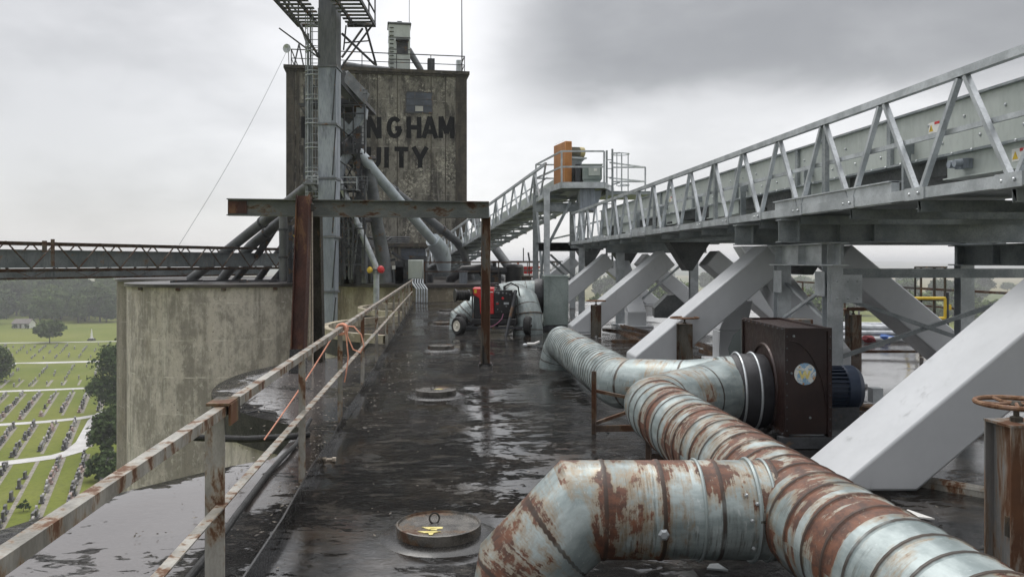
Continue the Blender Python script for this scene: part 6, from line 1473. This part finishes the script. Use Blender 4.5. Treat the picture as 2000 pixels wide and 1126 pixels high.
# inclined conveyor 2
ic = thing('inclined_conveyor','galvanised truss conveyor climbing from the headhouse to the transfer platform','conveyor',P(950,470,38))
q0 = P(832,524,50); q1 = P(1066,381,29.2)
dd = (q1-q0); Lc = dd.length; dd.normalize(); sw = Vector((dd.y*-1,dd.x,0)).normalized(); 
if sw.x < 0: sw = -sw
W2 = 1.75; H2 = 1.12; upv = Vector((0,0,1))
Nn = 17
for side in (0,1):
    o_ = sw*W2*side
    b = MB(); b.beam(q0+o_+upv*H2,q1+o_+upv*H2,.09,.09); b.build('top_chord', M['galv'], ic)
    b = MB(); b.beam(q0+o_,q1+o_,.10,.15); b.build('bottom_chord', M['galv'], ic)
    b = MB()
    for i in range(Nn):
        a = q0.lerp(q1,i/Nn)+o_; m_ = q0.lerp(q1,(i+.5)/Nn)+o_; e_ = q0.lerp(q1,(i+1)/Nn)+o_
        b.beam(a+upv*H2,m_,.055,.06,sw); b.beam(m_,e_+upv*H2,.055,.06,sw)
    b.build('truss_web', M['galv'], ic)
    b = MB()
    for i in range(0,Nn+1,4): a = q0.lerp(q1,i/Nn)+o_; b.beam(a,a+upv*H2,.09,.05,sw)
    b.build('panel_post', M['galv_dark'], ic)
    b = MB(); b.beam(q0+o_+upv*.62+sw*.05*(1-2*side),q1+o_+upv*.62+sw*.05*(1-2*side),.03,.045); b.build('mid_rail', M['galv'], ic)
b = MB(); b.beam(q0+sw*1.15+upv*.55,q1+sw*1.15+upv*.55,.62,.72); b.build('casing', M['body'], ic)
b = MB()
for i in range(Nn+1):
    a = q0.lerp(q1,i/Nn)-upv*.09; b.beam(a-sw*.06,a+sw*(W2+.06),.09,.09)
    if i < Nn: e_ = q0.lerp(q1,(i+1)/Nn)-upv*.09; b.beam(a,e_+sw*W2,.05,.05)
b.build('cross_member', M['galv_dark'], ic)
b = MB(); b.beam(q0+sw*.42-upv*.02,q1+sw*.42-upv*.02,.75,.03); b.build('walkway_grating', M['galv_dark'], ic)
b = MB(); b.beam(q0-dd*.3+sw*.2-upv*.25,q0+sw*(W2-.1)-upv*.25,.3,.5); b.build('tail_box', M['galv_dark'], ic)

def crumple(b, c, r, seed):
    g = random.Random(seed); m = bmesh.ops.create_icosphere(b.bm, subdivisions=2, radius=1.0)
    for v in m['verts']: k = g.uniform(.65,1.15); v.co = Vector((c[0]+v.co.x*r[0]*k, c[1]+v.co.y*r[1]*k, max(.01,c[2]+v.co.z*r[2]*k)))
# ------------------------------------------------------------------ right hand side of the roof
YR = 14.8
trail('edge_railing','rusty pipe guardrail standing across the roof behind the steel tower',[Vector((P(1655,0,YR).x,YR,0)),Vector((P(1800,0,YR).x,YR,0))],h=.86,mat='truss_old',mids=(.09,),step=1.15)
eg = []
for Y in (2,8,14,20,26,32): eg.append(Vector((right_edge(Y)+.15 if False else 12.9-SL*Y,Y,0)))
trail('edge_railing','long rusty railing along the far right edge of the roof',eg,h=1.0,mat='truss_old',step=3.0)
yg = thing('safety_gate','yellow swing gate at the ladder opening on the right edge of the roof','gate',P(1812,625,19)); c0 = P(1772,582,19); c1_ = P(1846,582,19); dz_ = Vector((0,0,-(621-582)/F*19))
b = MB(); 
for a,e_ in ((c0,c1_),(c0+dz_,c1_+dz_),(c1_,c1_+dz_),(c0,c0+dz_)): b.tube([a,e_],.035,8)
b.build('frame', M['yellow'], yg); b = MB(); b.cbox(c1_+dz_*.45+Vector((.07,0,0)),(.12,.06,.12)); b.build('latch', M['yellow'], yg)
b = MB(); g1 = P(1850,0,19); b.tube([(g1.x,19,0),(g1.x,19,1.0)],.04,8); b.build('post', M['steel_dk'], yg)
lc = thing('ladder_cage','dark hooped ladder cage rising above the right roof edge behind the yellow gate','ladder cage',P(1820,560,19.8))
xc = P(1822,0,19.8).x; b = MB()
for z in (1.58,.8,.05): b.torus((xc,19.9,z),.34,.025,24,6)
for a in range(7): t_ = a*2*math.pi/7; b.beam((xc+.34*math.cos(t_),19.9+.34*math.sin(t_),-1.5),(xc+.34*math.cos(t_),19.9+.34*math.sin(t_),1.58),.035)
b.build('cage', M['gantry_bk'], lc)
pp = thing('pipe_pile','pile of pale pipes with red and blue rags on the far right of the roof','pipe pile',P(1690,660,17.5))
rg = random.Random(9)
b = MB()
for k in range(9): 
    p = Vector((5.9+rg.uniform(-.1,.2)+k*.02,17.6+k*.13,.08+.11*(k%3))); b.tube([p,p+Vector((2.5+rg.uniform(0,.5),.25*rg.uniform(-1,1)-.3,0))],.055,10)
b.build('pipe', M['galv_lt'] if 'galv_lt' in M else M['white'], pp)
b = MB(); crumple(b,(6.2,17.35,.10),(.32,.2,.12),1); crumple(b,(7.5,17.25,.08),(.16,.14,.09),2); b.build('red_rag', M['redcloth'], pp)
b = MB(); crumple(b,(7.9,17.3,.09),(.18,.13,.10),3); b.build('blue_rag', M['bluecloth'], pp)
b = MB(); b.box((5.6,19.3,.02),(7.6,19.5,.16)); b.box((5.8,18.95,.02),(7.9,19.1,.14)); b.build('timber', M['brown_scrap'], pp)
for k,(p,q,lb) in enumerate(((XO(5.2,4.6,0),XO(3.5,6.4,0),'long pale pipe lying on the roof behind the near valve post'),(XO(5.6,8.4,0),XO(4.6,9.8,0),'dark steel bar lying at the foot of the right tower leg'))):
    b = MB(); b.tube([p+Vector((0,0,.05)),q+Vector((0,0,.05))],.035,10); b.beam(p+Vector((.08,-.08,.02)),q+Vector((.08,-.08,.02)),.06,.05); tag(b.build('loose_pipe', M['brown_scrap'] if k else M['rail'], at=p), lb, 'pipe')
wsx = MB(); q = G(1787,1010); wsx.prism([q+Vector((-.12,.02,.004)),q+Vector((.1,-.06,.004)),q+Vector((.02,.14,.004))],(0,0,.01)); tag(wsx.build('white_scrap', M['white'], at=q),'small white scrap of sheet on the wet roof beside the rusted duct','scrap')
wsx = MB(); q = G(1400,1110); wsx.prism([q+Vector((-.06,-.02,.004)),q+Vector((.05,-.05,.004)),q+Vector((.02,.05,.004)),q+Vector((-.03,.04,.004))],(0,0,.01)); tag(wsx.build('white_scrap', M['galv'], at=q),'torn pale scrap lying in the puddle below the hooded branch','scrap')

# ------------------------------------------------------------------ litter on the roof
rg = random.Random(77); b = MB()
def chip(x, y, s, z=.012):
    a = rg.uniform(0,6.28); e = Vector((math.cos(a),math.sin(a),rg.uniform(-.3,.3)))*s; f = Vector((-math.sin(a),math.cos(a),rg.uniform(-.3,.3)))*s*rg.uniform(.3,.7); p = Vector((x,y,z+s*.35))
    b.quads([p-e,p-f,p+e,p+f,p+Vector((0,0,s*.35))],[(0,1,4),(1,2,4),(2,3,4),(3,0,4),(3,2,1,0)])
for i in range(520):
    Y = rg.uniform(8.2,15); x = rg.uniform(-3.9,-1.3); 
    if x > left_edge(Y)+.08: chip(x, Y, rg.uniform(.008,.030))
for i in range(420):
    Y = 4+rg.random()**1.5*20; x = rg.uniform(-1.0,3.5)-SL*Y; chip(x, Y, rg.uniform(.005,.016))
for i in range(160):
    Y = rg.uniform(5,9); x = -1.05-SL*Y-rg.random()**2*.9; chip(x, Y, rg.uniform(.006,.02))
tag(b.build('roof_litter', M['litter'], sharp=.2), 'scattered wet leaves and grit on the tarred silo tops', 'litter', kind='stuff')
for k,(pts,lb) in enumerate((([G(412,790),G(440,781),G(478,774)],'thin bent wire lying on the second silo top near its edge'),([G(428,797),G(447,803),G(470,796),G(500,772)],'kinked thin wire lying across the second silo top'),([G(478,812),G(505,806),G(540,812)],'dark twig lying on the second silo top below the railing'))):
    w_ = MB(); w_.tube([p+Vector((0,0,.03)) for p in pts],.009,6); tag(w_.build('loose_wire', M['black'], at=pts[0]), lb, 'wire')
